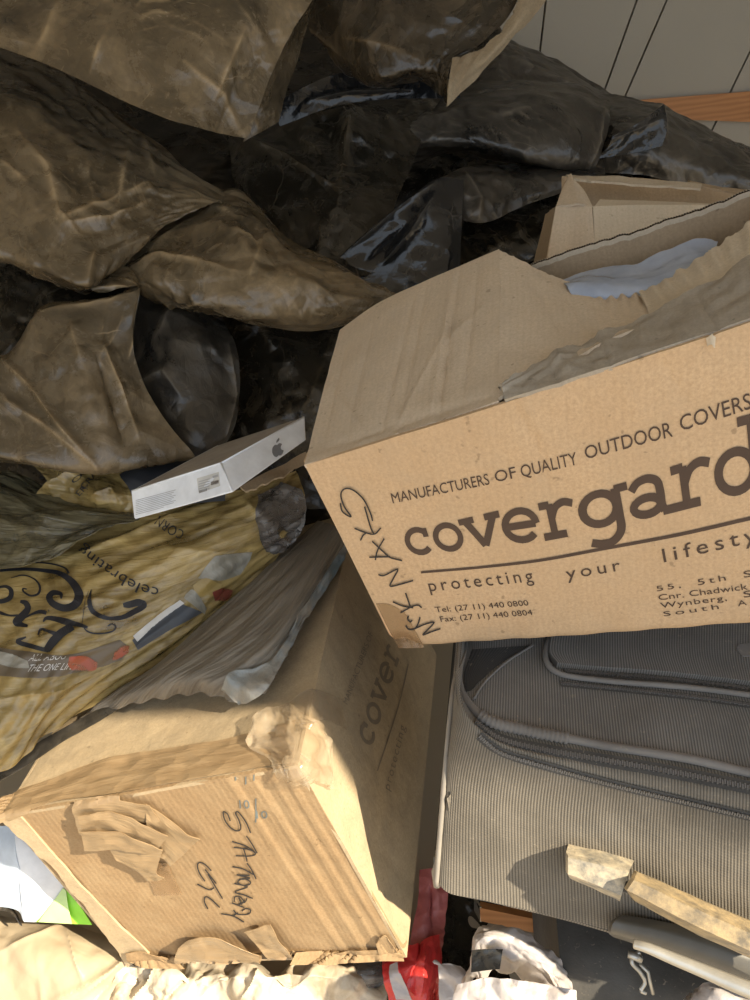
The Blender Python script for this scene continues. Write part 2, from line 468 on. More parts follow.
def streak_film(name, c, c2, a0, a1, su=4.0, sv=46.0, rough=.2, wr=.5, spec=.7):
    m = MT(name); uv = m.co('UV', (su, sv, 1)); uv2 = m.co('UV', (su * 2.2, sv * .35, 1))
    f = m.noise(1.0, 6, .62, uv, .7); f2 = m.noise(1.4, 4, .6, uv2, .8)
    g = m.ramp(m.math('ADD', m.math('MULTIPLY', f, .55), m.math('MULTIPLY', f2, .45)), [(.36, 0.0), (.66, 1.0)])
    col = m.mix(g, c, c2)
    r = m.n.new('ShaderNodeMapRange'); r.inputs[3].default_value = a0; r.inputs[4].default_value = a1; m.link(g, r.inputs[0])
    b = m.bump(f, wr, .02); b = m.bump(m.vor(2.0, 'F1', uv2), wr * .7, .02, b); b = m.bump(m.noise(40, 4), wr * .3, .006, b)
    return m.set(color=col, rough=rough, spec=spec, normal=b, alpha=r.outputs[0])
M_BTAPE = streak_film('brown packing tape', (.29, .195, .105), (.40, .285, .165), .94, .97, 5, 60, .3, .25, .5)
M_GREYFILM = streak_film('grey plastic film', (.085, .072, .060), (.24, .215, .19), .72, .86, 8, 30, .16, .5, .8)
M_GOLD = streak_film('translucent gold plastic', (.16, .105, .030), (.56, .41, .16), .80, .93, 4, 26, .13, .5, .9)
M_OLIVE = streak_film('translucent olive plastic', (.050, .045, .026), (.20, .175, .10), .85, .93, 4, 40)
M_BEIGE = film_mat('beige plastic sheet', (.40, .31, .20), 1.0, .35, .3, (.52, .43, .30), 12)
M_WPAPER = film_mat('crumpled cream paper', (.38, .30, .20), 1.0, .5, .45, (.74, .66, .53), 26)
M_WBAG = film_mat('crumpled white plastic bag', (.40, .37, .36), .92, .3, .5, (.56, .50, .48), 22)
M_RED = film_mat('red plastic', (.55, .03, .035), 1.0, .28, .5, (.62, .06, .05), 18)
M_PINK = film_mat('faded red strap', (.30, .075, .07), 1.0, .45, .3, (.40, .11, .10), 18)
M_PAD = streak_film('dusty grey padded cover', (.15, .128, .10), (.27, .235, .185), 1.0, 1.0, 30, 7, .55, .4, .3)
M_PADEDGE = film_mat('pale blue plastic edge', (.13, .18, .21), 1.0, .3, .6, (.34, .30, .24), 30)
M_WHITEPL = flat_mat('white plastic bag', (.86, .88, .92), .35)
M_BLUEWHITE = flat_mat('pale blue plastic', (.62, .72, .86), .35)
M_GREEN = flat_mat('lime green plastic', (.36, .85, .07), .4)
M_LIME = flat_mat('pale lime plastic', (.66, .86, .36), .4)
M_DARKCLOTH = flat_mat('dark slate cloth', (.030, .034, .042), .8)

def suit_mat(name, c, ribs=True, rib=900.0):
    m = MT(name)
    col = m.mix(m.ramp(m.noise(6, 5, .6), [(.35, 0.0), (.7, 1.0)]), c, tuple(min(1, x * 1.55 + .012) for x in c))
    lint = m.ramp(m.noise(90, 2, .6, m.co('Object', (1, 1, 2.5)), 1.0), [(.66, 0.0), (.72, 1.0)])
    col = m.mix(m.math('MULTIPLY', lint, .5), col, (.32, .27, .20))
    nrm = m.bump(m.noise(10, 3), .25, .02)
    if ribs:
        w = m.wave(rib / 6.283 * .5, m.co('UV'), .35, 3.0, 'X')
        w2 = m.wave(rib / 6.283 * .5, m.co('UV'), .35, 3.0, 'Y')
        ww = m.math('ADD', w, m.math('MULTIPLY', w2, .35))
        col = m.mix(m.math('MULTIPLY', m.ramp(w, [(.1, 1.0), (.7, 0.0)]), .65), col, tuple(x * .22 for x in c))
        nrm = m.bump(ww, .4, .0015, nrm)
    else:
        nrm = m.bump(m.noise(220, 2), .3, .002, nrm)
    return m.set(color=col, rough=.78, spec=.3, normal=nrm, sheen=.1)
M_SUIT = suit_mat('grey ribbed suitcase fabric', (.140, .122, .097))
M_SUITP = suit_mat('dark grey suitcase fabric', (.135, .125, .112), True, 960)
M_SUITPIPE = suit_mat('grey suitcase piping', (.125, .115, .105), False)
M_ZIP = flat_mat('dark zipper coil', (.15, .14, .13), .4)
M_ZIPTAPE = suit_mat('dark zipper tape', (.045, .042, .038), False)
M_MESH = suit_mat('black mesh fabric', (.03, .028, .026), True, 1100)
M_SUIT2 = suit_mat('dark smooth suitcase cloth', (.060, .057, .052), False)
M_PALEPIPE = flat_mat('frayed pale piping', (.30, .27, .23), .8)
def worn_mat(name, a, b):
    m = MT(name)
    col = m.mix(m.ramp(m.noise(38, 6, .7, m.co('Object', (1, 1, 1)), .2), [(.38, 0.0), (.66, 1.0)]), a, b)
    return m.set(color=col, rough=.5, normal=m.bump(m.noise(70, 4), .35, .004))
M_GRIP = worn_mat('worn leather grip', (.40, .30, .165), (.15, .125, .09))
M_CAP = worn_mat('worn silver plastic', (.52, .44, .31), (.16, .155, .14))
M_HGREY = flat_mat('grey plastic handle', (.105, .098, .085), .42)
M_SILVER = flat_mat('scuffed silver trim', (.52, .50, .45), .28, .6, .5)
M_WOOD = MT('orange wood')
_w = M_WOOD.wave(3.0, M_WOOD.co('Object', (1, 1, 6)), 5.0, 1.5, 'Z')
M_WOOD = M_WOOD.set(color=M_WOOD.mix(_w, (.40, .165, .05), (.50, .225, .075)), rough=.55)
M_WALL = MT('grey beige wall board')
M_WALL = M_WALL.set(color=M_WALL.mix(M_WALL.noise(3, 4), (.36, .33, .27), (.41, .375, .31)), rough=.7)
M_FLOOR = MT('sandy concrete')
M_FLOOR = M_FLOOR.set(color=M_FLOOR.mix(M_FLOOR.noise(4, 6), (.42, .35, .25), (.52, .44, .32)), rough=.9)
M_ROOF = flat_mat('roof underside', (.68, .66, .62), .8)  # underside of the unseen roof, paled to bounce light onto the heap
M_PANELK = flat_mat('seam shadow gap', (.05, .045, .04), .8)

# ------------------------------------------------------------------ the setting
def struct(o): o['kind'] = 'structure'; return o
def quad_plane(px, py, p0, n):      # pixel ray against a plane
    d = P(px, py, 1.0) - CAM
    return CAM + d * ((p0 - CAM) @ n) / (d @ n)
WALL_P = np.array([0, 2.90, 0.0]); WALL_N = np.array([0.0, -1.0, 0.0])
def slab(c, hx, hy, hz): return box_mesh(np.array(c, float), np.array([hx, 0, 0.]), np.array([0, hy, 0.]), np.array([0, 0, hz]))
struct(obj('floor', *slab((0, 0.2, -.05), 5.0, 4.4, .05), M_FLOOR, smooth=False))
wall = struct(obj('wall_back', *slab((0, 2.96, 1.2), 3.2, .04, 1.2), M_PANELK, smooth=False))
struct(obj('skyblock_wall_left', *slab((-2.3, 1.35, 1.2), .05, 1.6, 1.2), M_WALL, smooth=False))  # unseen wall, added to keep sky light off the heap from the left
struct(obj('skyblock_wall_right', *slab((2.6, 1.95, 1.2), .05, 1.0, 1.2), M_WALL, smooth=False))  # unseen wall, added to block sky light leaking in from the right
seams = [((430, 0), (425, 100)), ((546, 0), (539, 60)), ((637, 0), (604, 92)), ((667, 0), (624, 99)), ((775, 0), (729, 95)), ((960, 0), (900, 100))]
def seam_at(k, y):
    (x0, y0), (x1, y1) = seams[k]; return x0 + (x1 - x0) * (y - y0) / (y1 - y0)
for k in range(len(seams) - 1):
    g = 1.0
    q = [quad_plane(seam_at(k, -260) + g, -260, WALL_P, WALL_N), quad_plane(seam_at(k + 1, -260) - g, -260, WALL_P, WALL_N),
         quad_plane(seam_at(k + 1, 330) - g, 330, WALL_P, WALL_N), quad_plane(seam_at(k, 330) + g, 330, WALL_P, WALL_N)]
    V = [p for p in q] + [p + np.array([0, .018, 0]) for p in q]
    obj('wall_panel', V, [(0, 3, 2, 1), (4, 5, 6, 7), (0, 1, 5, 4), (1, 2, 6, 5), (2, 3, 7, 6), (3, 0, 4, 7)], M_WALL, wall, smooth=False)
q = [quad_plane(x, y, WALL_P + np.array([0, -.03, 0]), WALL_N) for x, y in ((560, 105), (627, 101), (750, 91.5), (900, 80), (900, 128), (750, 122), (640, 118), (560, 118))]
V = q + [p + np.array([0, .03, 0]) for p in q]
struct(obj('trim_1', V, [(0, 7, 6, 1), (1, 6, 5, 2), (2, 5, 4, 3), (8, 9, 14, 15), (9, 10, 13, 14), (10, 11, 12, 13), (0, 1, 9, 8), (1, 2, 10, 9), (2, 3, 11, 10), (3, 4, 12, 11), (4, 5, 13, 12), (5, 6, 14, 13), (6, 7, 15, 14), (7, 0, 8, 15)], M_WOOD, smooth=False))

# stationery carton frame (needed for the shade line as well)
SB = {'ftl': P(5, 815, 1.235), 'ftr': P(298, 765, 1.072), 'fbr': P(406, 956, 1.274), 'fbl': P(130, 962, 1.437),
      'btr': P(354, 513, 1.683), 'bbr': P(436, 655, 1.885)}
SB['btl'] = SB['ftl'] + (SB['btr'] - SB['ftr']); SB['bbl'] = SB['fbl'] + (SB['bbr'] - SB['fbr'])
top_n = np.cross(SB['ftr'] - SB['ftl'], SB['btr'] - SB['ftr']); top_n /= np.linalg.norm(top_n)
def on_top(px, py, h=0.0):
    p0 = SB['ftr'] + top_n * h * (1 if top_n[2] > 0 else -1)
    return quad_plane(px, py, p0, top_n)
def sdep(x): return 1.065 - .00024 * (x - 452)          # near top edge of the big suitcase

# unseen roof: front edge shaped to throw the shade line over the pile
def case_face(px, py):
    k = (py - (738 + (px - 478) * .29)) / 150.0; return P(px, py, sdep(px) + .072 * k)
ROOF_Z = 2.36
marks = [P(-150, 850, 1.26), P(20, 764, 1.30), on_top(78, 717), on_top(190, 712), on_top(285, 708), case_face(440, 768), case_face(573, 796), case_face(740, 842), case_face(1000, 920)]
edge = [q + SUN * ((ROOF_Z - q[2]) / SUN[2]) for q in marks]
edge = [np.array([-4.0, edge[0][1] - .4, ROOF_Z]), edge[0]] + edge[1:-1] + [edge[-1] + (edge[-1] - edge[-2]) * 8]
n_ = len(edge); tk = np.array([0, 0, .08]); bk = [np.array([e[0], 4.0, ROOF_Z]) for e in edge]
V = edge + bk + [e + tk for e in edge] + [e + tk for e in bk]
F = []
for k in range(n_ - 1):
    F += [(k, k + 1, n_ + k + 1, n_ + k), (2 * n_ + k, 3 * n_ + k, 3 * n_ + k + 1, 2 * n_ + k + 1), (k, 2 * n_ + k, 2 * n_ + k + 1, k + 1), (n_ + k, n_ + k + 1, 3 * n_ + k + 1, 3 * n_ + k)]
struct(obj('shade_roof', V, F, M_ROOF, smooth=False))

# ------------------------------------------------------------------ large open carton with the printed front
def crease(s, pts, amp, w, fall=True):
    d, t = segdist(s.px, s.py, pts)
    e = np.exp(-(d / w)) * amp
    return e * (np.sin(np.pi * np.clip(t, 0.02, .98)) ** .4 if fall else 1)
CB_Z = dirw(np.array([.161, -.604, .78])) * .36
def ext(a, b, k): return a + (b - a) * k
cTL, cBL = P(305, 465, .961), P(400, 655, 1.184)
cTM, cBM = P(515, 400, .856), P(545, 648, 1.115)
cTR, cBR = P(750, 322, .770), P(750, 634, 1.012)
cTX, cBX = ext(cTM, cTR, 1.40), ext(cBM, cBR, 1.50)
mid = lambda a, b, k: a + (b - a) * k
cn = np.cross(cTR - cTL, cBL - cTL); cn /= np.linalg.norm(cn)
if cn @ (CAM - cTL) < 0: cn = -cn
def front_disp(s):
    h = .0012 * fbm2(s.s * 9, s.t * 9, 3)
    h += -np.clip((s.v - .93) / .07, 0, 1) ** 2 * .030
    h += .0035 * np.sin(s.s * 85 + 2 * n2(s.s * 6, s.t * 3, 9)) * np.clip((s.v - .80) / .14, 0, 1) * np.clip(1.08 - s.v, 0, 1) * 6 * .35
    for pts, a, w in [([(512, 398), (535, 440), (548, 492)], -.0045, 5), ([(518, 398), (542, 440)], .0035, 4),
                      ([(575, 385), (596, 430)], -.002, 6), ([(655, 352), (690, 410)], -.003, 7), ([(713, 332), (711, 345)], .005, 2.5),
                      ([(395, 437), (420, 470)], -.002, 5), ([(352, 500), (372, 545)], -.002, 8), ([(620, 372), (640, 420)], .002, 6)]:
        h += crease(s, pts, a, w)
    # rounded, taped lower left corner
    d = np.hypot(s.px - 400, s.py - 655)
    h += -.03 * np.clip(1 - d / 26, 0, 1) ** 1.5
    return h
carton = thing('open_carton', (cBL + CB_Z * .5) * 1.0, 'large open cardboard box of outdoor covers with brown slab lettering, lying on the grey suitcase', 'box')
front = Patch([[cTL, cTM, cTR, cTX], [mid(cTL, cBL, .33), mid(cTM, cBM, .33), mid(cTR, cBR, .33), mid(cTX, cBX, .33)],
               [mid(cTL, cBL, .66), mid(cTM, cBM, .66), mid(cTR, cBR, .66), mid(cTX, cBX, .66)], [cBL, cBM, cBR, cBX]],
              150, 80, front_disp, worldpts=True)
fo = front.build('front_panel', M_CARD, carton, th=.005)
FB = bvh_of(front.front())
# side, back and bottom walls
def wallp(a, b, c, d, name, mat, parent, th=.005, n=24, disp=None, **kw):
    return Patch([[a, b], [d, c]], n, n, disp, worldpts=True).build(name, mat, parent, th=th, **kw)
rough_disp = lambda s: .0015 * fbm2(s.s * 10, s.t * 10, 5)
ins = np.array([0.0, 0, 0])
wallp(cTL + CB_Z * .03, cTL + CB_Z, cBL + CB_Z, cBL + CB_Z * .22 + (cBM - cBL) * .06, 'side_panel', M_CARD, carton)
wallp(cTX, cTX + CB_Z, cBX + CB_Z, cBX, 'side_panel', M_CARD, carton)
wallp(cBL + CB_Z * .22 + (cBM - cBL) * .06, cBX + CB_Z * .10, cBX + CB_Z, cBL + CB_Z, 'bottom_panel', M_CARD, carton)
# far wall seen from inside, with its corrugated rim
b0, b1, b2 = P(500, 283, 1.15), P(750, 195, 1.02), P(900, 140, .94)
bl = cTL + CB_Z
dn = (cBL - cTL) / np.linalg.norm(cBL - cTL) * .40
far = Patch([[bl, b0, P(537, 265, 1.135), P(640, 232, 1.075), b1, b2], [bl + dn * .5, b0 + dn * .5, P(537, 265, 1.135) + dn * .5, P(640, 232, 1.075) + dn * .5, b1 + dn * .5, b2 + dn * .5],
             [bl + dn, b0 + dn, P(537, 265, 1.135) + dn, P(640, 232, 1.075) + dn, b1 + dn, b2 + dn]], 120, 20,
            lambda s: .002 * fbm2(s.s * 14, s.t * 4, 8) + crease(s, [(620, 240), (625, 270)], -.003, 5) + crease(s, [(700, 215), (702, 240)], -.003, 5),
            worldpts=True, jag=[('t', .003, 60)])
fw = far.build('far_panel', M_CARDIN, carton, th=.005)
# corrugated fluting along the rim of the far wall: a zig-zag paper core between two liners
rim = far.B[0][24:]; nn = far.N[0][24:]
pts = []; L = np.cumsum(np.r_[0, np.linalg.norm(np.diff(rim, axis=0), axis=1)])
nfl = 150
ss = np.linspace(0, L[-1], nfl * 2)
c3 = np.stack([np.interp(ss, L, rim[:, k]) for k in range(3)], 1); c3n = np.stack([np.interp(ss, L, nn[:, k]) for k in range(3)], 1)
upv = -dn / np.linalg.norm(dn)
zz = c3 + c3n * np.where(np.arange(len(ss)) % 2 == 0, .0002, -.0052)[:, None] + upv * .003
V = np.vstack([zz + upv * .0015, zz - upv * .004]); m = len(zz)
obj('fluted_rim', V, [(k, k + 1, m + k + 1, m + k) for k in range(m - 1)], M_FLUTESHADE, carton, smooth=False, kind='stuff')
for off in (.0012, -.0066):
    a = rim + nn * off
    V = np.vstack([a + upv * .0035, a - upv * .004, a + upv * .0035 - nn * .0008, a - upv * .004 - nn * .0008]); m = len(a)
    F = []
    for k in range(m - 1):
        F += [(k, k + 1, m + k + 1, m + k), (2 * m + k, 3 * m + k, 3 * m + k + 1, 2 * m + k + 1), (k, 2 * m + k, 2 * m + k + 1, k + 1)]
    obj('rim_liner', V, F, M_CARDPALE, carton, smooth=False)
# folded end flap rising to a peak (left), its bent half (right of the ridge) and the crushed long flap
def flapA_disp(s):
    h = .0012 * fbm2(s.s * 10, s.t * 10, 15)
    for pts, a, w in [([(345, 345), (322, 440)], -.002, 3), ([(372, 322), (345, 440)], -.0016, 3), ([(412, 300), (378, 440)], -.002, 3), ([(425, 290), (395, 435)], -.0025, 4),
                      ([(455, 272), (430, 420)], .0025, 4), ([(458, 272), (437, 420)], -.003, 3), ([(478, 262), (462, 400)], -.002, 3),
                      ([(330, 385), (358, 422), (365, 440)], .0014, 2), ([(355, 445), (395, 425), (440, 345), (490, 300)], .0013, 2), ([(395, 430), (398, 440)], .002, 2),
                      ([(310, 452), (500, 392)], -.002, 5)]:
        h += crease(s, pts, a * 2.2, w)
    return h
flA = Patch([[(340, 330, 1.24), (375, 305, 1.225), (418, 284, 1.195), (463, 264, 1.16), (499, 249, 1.13)],
             [(328, 372, 1.14), (366, 350, 1.12), (410, 330, 1.095), (457, 312, 1.065), (500, 295, 1.04)],
             [(316, 418, 1.05), (358, 398, 1.03), (403, 380, 1.005), (453, 362, .98), (499, 345, .955)],
             [(304, 465, .96), (350, 449, .94), (398, 433, .915), (450, 417, .89), (498, 400, .866)]], 90, 70, flapA_disp)
flA.build('end_flap', M_CARDTOP, carton, th=.005)
def flapB_disp(s):
    h = .002 * fbm2(s.s * 14, s.t * 14, 25)
    for pts, a, w in [([(540, 290), (565, 340)], -.003, 4), ([(570, 300), (590, 330)], -.003, 4), ([(520, 270), (530, 300)], .002, 4)]:
        h += crease(s, pts, a, w)
    h += .0035 * np.sin(s.s * 420) * np.clip((.32 - s.v) / .32, 0, 1) * np.clip((s.u - .62) / .1, 0, 1)
    return h
flB = Patch([[(499, 249, 1.13), (535, 268, 1.09), (568, 282, 1.05), (605, 294, 1.01), (645, 296, .975)],
             [(500, 295, 1.04), (540, 302, 1.015), (575, 308, .985), (610, 312, .955), (648, 308, .935)],
             [(499, 345, .955), (540, 340, .94), (578, 335, .92), (615, 328, .905), (652, 318, .895)],
             [(498, 398, .868), (535, 378, .87), (575, 358, .868), (615, 338, .864), (656, 322, .86)]], 80, 50, flapB_disp, jag=[('t', .003, 40)])
flB.build('bent_flap', M_CARDTOP, carton, th=.005)
def flapC_disp(s):
    h = (.0028 * fbm2(s.s * 16, s.t * 16, 35) + crumple(s.s, s.t, .05, .006, 35)) * np.clip((1 - s.v) * 2.5, 0, 1) + .003
    for pts, a, w in [([(590, 330), (612, 368)], -.005, 4), ([(545, 355), (560, 385)], -.004, 3), ([(690, 285), (720, 335)], -.005, 5), ([(555, 350), (570, 372)], .004, 3)]:
        h += crease(s, pts, a, w)
    return h
flC = Patch([[(500, 386, .872), (540, 361, .885), (590, 338, .89), (640, 317, .882), (695, 290, .868), (755, 258, .855), (860, 205, .82)],
             [(503, 392, .868), (540, 375, .864), (595, 355, .852), (645, 337, .84), (700, 312, .825), (755, 290, .81), (860, 245, .78)],
             [(505, 401, .860), (545, 389, .843), (600, 371, .822), (650, 354, .806), (705, 336, .787), (755, 319, .77), (860, 285, .735)]], 120, 34, flapC_disp, jag=[('t', .004, 30)])
flC.build('crushed_flap', M_CARDDUST, carton, th=.005)
def flapD_disp(s):
    return .0028 * fbm2(s.s * 12, s.t * 10, 45) + .0022 * np.sin(s.s * 330 + 2.5 * n2(s.s * 20, s.t * 4, 2)) * np.clip((.75 - s.v) / .5, 0, 1)
flD = Patch([[(640, 294, .975), (668, 278, .965), (700, 256, .95), (728, 238, .94), (755, 218, .93), (860, 160, .89)],
             [(646, 305, .935), (678, 291, .92), (708, 273, .91), (735, 258, .90), (760, 240, .89), (862, 190, .85)],
             [(650, 318, .89), (685, 300, .875), (712, 286, .87), (740, 270, .865), (765, 258, .86), (865, 210, .82)]], 90, 30, flapD_disp, jag=[('t', .005, 30)])
flD.build('torn_flap', M_CARDPALE, carton, th=.005)
TORN = Patch([[(706, 338, .782), (713, 333, .779), (716, 337, .777)], [(707, 346, .785), (712, 344, .782), (715, 348, .782)]], 8, 8, lambda s: .004 * np.sin(s.u * 3.1))
TORN.build('paper_scrap', M_CARDPALE, carton, th=.001)
S2 = Patch([[(672, 311, .862), (682, 307, .859)], [(674, 313, .862), (684, 309, .858)]], 6, 4, None)
S2.build('paper_scrap', M_WPAPER, carton, th=.003)

# printed lettering
SLAB = {
 'c': [arc(.5, .5, .40, .41, 42, 318), [(.80, .62), (.80, .93)]],
 'o': [('closed', arc(.5, .5, .41, .41, 0, 350, 24))],
 'v': [[(.14, .90), (.5, .06)], [(.5, .06), (.86, .90)], [(-.04, .92), (.36, .92)], [(.64, .92), (1.04, .92)]],
 'e': [arc(.5, .5, .41, .41, 0, 318), [(.1, .5), (.88, .5)]],
 'r': [[(.0, .08), (.62, .08)], [(.3, .08), (.3, .94)], [(.02, .92), (.3, .92)], smoothline([(.3, .55), (.45, .82), (.68, .92), (.92, .84)], 5)],
 'g': [('closed', arc(.44, .52, .36, .39, 0, 350, 24)), smoothline([(.82, .94), (.82, .3), (.80, -.12), (.60, -.36), (.35, -.38), (.14, -.30)], 5), [(.80, .92), (1.08, .92)]],
 'a': [smoothline([(.12, .74), (.28, .90), (.52, .93), (.72, .80), (.76, .55), (.76, .25), (.80, .08)], 5), [(.76, .08), (1.04, .08)], ('closed', arc(.42, .29, .31, .20, 0, 350, 20))],
 'd': [('closed', arc(.43, .5, .37, .41, 0, 350, 24)), [(.82, 1.55), (.82, .06)], [(.80, .08), (1.08, .08)], [(.54, 1.5), (.84, 1.5)]]}
stn = [(0, (409, 556), (401, 529)), (1.12, (438, 553), (429, 525)), (2.24, (468, 549), (459, 520)), (3.36, (506, 545), (498, 511)), (4.48, (545, 540), (537, 504)),
       (5.6, (583, 533), (575, 496)), (6.72, (631, 522), (624, 483)), (7.84, (675, 511), (669, 468)), (8.96, (718, 500), (713, 453)), (10.2, (772, 486), (768, 438)), (12, (850, 465), (846, 412))]
shp = []
for k, ch in enumerate('covergard'):
    for st in SLAB[ch]:
        closed = isinstance(st, tuple); pts = st[1] if closed else st
        pts = np.array(pts if len(pts) > 2 else smoothline(pts, 6)) * np.array([1.09, 1]) + np.array([k * 1.12, 0])
        v, f = ribbon(pts, .20, closed); shp.append((place(v, stn), f))
decal('main_lettering', shp, FB, M_INK, fo)
shp = [word('MANUFACTURERS', (393, 503), (490, 484), (390, 491), (487, 471)), word('OF', (496, 482), (517, 477), (493, 469), (514, 464)), word('QUALITY', (522, 477), (578, 464), (519, 463), (575, 449)),
       word('OUTDOOR', (586, 459), (673, 436), (583, 444), (670, 418)), word('COVERS', (681, 431), (752, 408), (678, 413), (749, 389))]
for w_ in shp: decal('headline_lettering', [w_], FB, M_INK, fo)
decal('printed_rule', [ribbon(smoothline([(421, 572), (480, 567), (540, 560), (600, 549), (680, 534), (750, 518), (800, 507)], 6), np.linspace(2.2, 4.2, 37))], FB, M_INK, fo)
shp = [word('protecting', (430, 591), (534, 581), (426, 577), (530, 566), 1.35), word('your', (567, 579), (621, 570), (564, 565), (618, 556), 1.35), word('lifesty', (664, 562), (757, 541), (661, 546), (754, 523), 1.35)]
for w_ in shp: decal('slogan_lettering', [w_], FB, M_INK, fo)
shp = [word('Tel: (27 11) 440 0800', (436, 612), (529, 605), (434, 605.5), (527, 598.5)), word('Fax: (27 11) 440 0804', (441, 621.5), (533, 614.5), (439, 615), (531, 608)),
       word('55,', (657, 591), (681, 587), (655.5, 585), (679.5, 581), 1.3), word('5th', (698, 585), (726, 580), (696.5, 578), (724.5, 573), 1.3), word('S', (744, 577.5), (752, 576), (742.5, 570), (750.5, 568.5)),
       word('Cnr. Chadwick', (659, 600), (748, 589), (657.5, 593.5), (746.5, 581.5)), word('Wynberg,', (661, 608), (727, 600), (659.5, 601.5), (725.5, 593.5), 1.1), word('S', (744, 597.5), (752, 596), (742.5, 590), (750.5, 588.5)),
       word('South', (664, 616), (719, 608.5), (662.5, 610.5), (717.5, 602.5), 1.35), word('A', (738, 606), (747, 604.5), (736.5, 599.5), (745.5, 598))]
for w_ in shp: decal('address_lettering', [w_], FB, M_INK, fo)
z = lambda pts, ox, oy, k: [(ox + a / k, oy + b / k) for a, b in pts]
nik = [[(62, 130), (75, 180), (125, 210), (85, 150), (65, 80), (90, 45), (140, 55), (200, 110), (240, 190), (252, 235)],
       [(205, 150), (240, 270), (262, 315)], [(145, 278), (200, 300), (262, 312), (300, 275)], [(180, 350), (195, 320), (215, 305)],
       [(320, 338), (280, 410), (268, 465)], [(250, 355), (330, 430), (355, 450), (425, 468)], [(232, 448), (355, 445)],
       [(285, 550), (320, 555), (398, 518), (375, 570), (355, 618), (420, 605), (490, 585)],
       [(445, 658), (475, 745)], [(370, 710), (430, 735), (490, 745)], [(415, 775), (450, 755), (490, 735), (520, 730), (540, 745)],
       [(462, 792), (458, 812), (472, 828), (484, 818)], [(445, 848), (465, 872), (500, 868), (520, 835), (530, 800)], [(500, 868), (560, 842), (612, 832), (570, 880), (548, 905), (600, 885), (650, 868)]]
for q in nik: decal('pen_stroke', [ribbon(smoothline(z(q, 330, 480, 5.88)), 1.5)], FB, M_PEN, fo, .0022, 'black marker handwriting')
# brown tape round the lower left corner
def draped(ctrl, bvh, nu=40, nv=14, lift=.0015, amp=.0, cell=.03, seed=1, fade=True):
    A = np.array(ctrl, float); wv = (crw if A.shape[0] > 2 else linw)(A.shape[0], np.linspace(0, 1, nv)); wu = (crw if A.shape[1] > 2 else linw)(A.shape[1], np.linspace(0, 1, nu))
    G = np.einsum('vi,ijk,uj->vuk', wv, A, wu); B = np.zeros((nv, nu, 3)); last = None
    for j in range(nv):
        for i in range(nu):
            h = hit(bvh, G[j, i, 0], G[j, i, 1], lift)
            B[j, i] = h[0] if h else np.nan
    # fill misses with the depth of the nearest hit
    dep = (B - CAM) @ FW
    okm = ~np.isnan(dep)
    if not okm.all():
        jj, ii = np.nonzero(okm)
        for j, i in zip(*np.nonzero(~okm)):
            k = np.argmin((jj - j) ** 2 + (ii - i) ** 2); B[j, i] = P(G[j, i, 0], G[j, i, 1], dep[jj[k], ii[k]])
    pt = Patch(B.tolist(), nu, nv, (lambda s: amp * .4 + crumple(s.s, s.t, cell, amp, seed)) if amp else None, linear=True, worldpts=True)
    return pt
draped([[(376, 603), (390, 604), (405, 612)], [(388, 628), (405, 630), (421, 640)], [(399, 648), (412, 648), (424, 648)]], FB, 20, 20, .0012).build('tape', M_TTAPE, carton, th=.0004)

# crumpled clear plastic bag inside the open carton
pb = Patch([[(560, 278, 1.08), (600, 268, 1.07), (640, 262, 1.05), (690, 245, 1.03), (716, 248, 1.02)],
            [(566, 285, 1.03), (602, 280, 1.02), (642, 276, 1.01), (690, 258, 1.0), (714, 256, 1.0)],
            [(575, 296, 1.01), (606, 294, 1.0), (645, 290, .985), (690, 275, .97), (712, 266, .98)],
            [(580, 312, 1.02), (610, 310, 1.01), (650, 305, .99), (692, 290, .98), (714, 278, .99)]], 70, 40,
           lambda s: crumple(s.s, s.t, .09, .016, 71, 2, .8, .6) + .003 * fbm2(s.s * 20, s.t * 20, 7), jag=[('t', .006, 7)])
bagin = pb.build('plastic_bag', M_BAGBLUE, th=.0012)
tag(bagin, 'crumpled bluish clear plastic bag inside the open printed cardboard box', 'plastic bag')
# something for the bag to lie on inside the carton

# ------------------------------------------------------------------ box standing behind the open carton
bx = thing('shipping_box', P(640, 300, 1.42), 'pale open cardboard box standing behind the printed carton, its top flaps spread', 'box')
dv = np.array([0, 0, -.22])
def hang(pts, name, mat, th=.005, disp=None, n=(30, 16), **kw):
    T = [P(*q) for q in pts]; return Patch([T, [t + dv * .5 for t in T], [t + dv for t in T]], n[0], n[1], disp, worldpts=True).build(name, mat, bx, th=th, **kw)
rd = lambda s: .0015 * fbm2(s.s * 14, s.t * 14, 61) + .0012 * np.sin(s.s * 120)
Patch([[(556, 206, 1.27), (592, 206, 1.25)], [(547, 262, 1.24), (595, 250, 1.225)], [(540, 320, 1.22), (597, 305, 1.21)]], 24, 24, rd).build('front_panel', M_CARDTOP, bx, th=.005)
Patch([[(593, 206, 1.25), (650, 205, 1.25), (722, 205, 1.25), (800, 205, 1.25)], [(595, 255, 1.225), (650, 255, 1.225), (722, 255, 1.225), (800, 255, 1.225)], [(597, 310, 1.21), (650, 310, 1.21), (722, 310, 1.21), (800, 310, 1.21)]], 30, 20, lambda s: .001 * fbm2(s.s * 12, s.t * 12, 62)).build('front_panel', M_CARDPALE, bx, th=.005)
Patch([[(600, 199, 1.285), (660, 201, 1.285), (722, 204, 1.28), (800, 204, 1.28)], [(594, 207, 1.25), (655, 206, 1.25), (722, 206, 1.25), (800, 206, 1.25)]], 30, 8, lambda s: .001 * fbm2(s.s * 12, s.t * 12, 63)).build('folded_edge', M_CARDPALE, bx, th=.004)
Patch([[(568, 177, 1.36), (572, 177, 1.36)], [(561, 192, 1.31), (584, 190, 1.31)], [(556, 207, 1.268), (593, 207, 1.25)]], 16, 16, lambda s: .006 * np.sin(s.u * 3.1) + .001 * np.sin(s.s * 300)).build('corner_flap', M_CARDTOP, bx, th=.004)
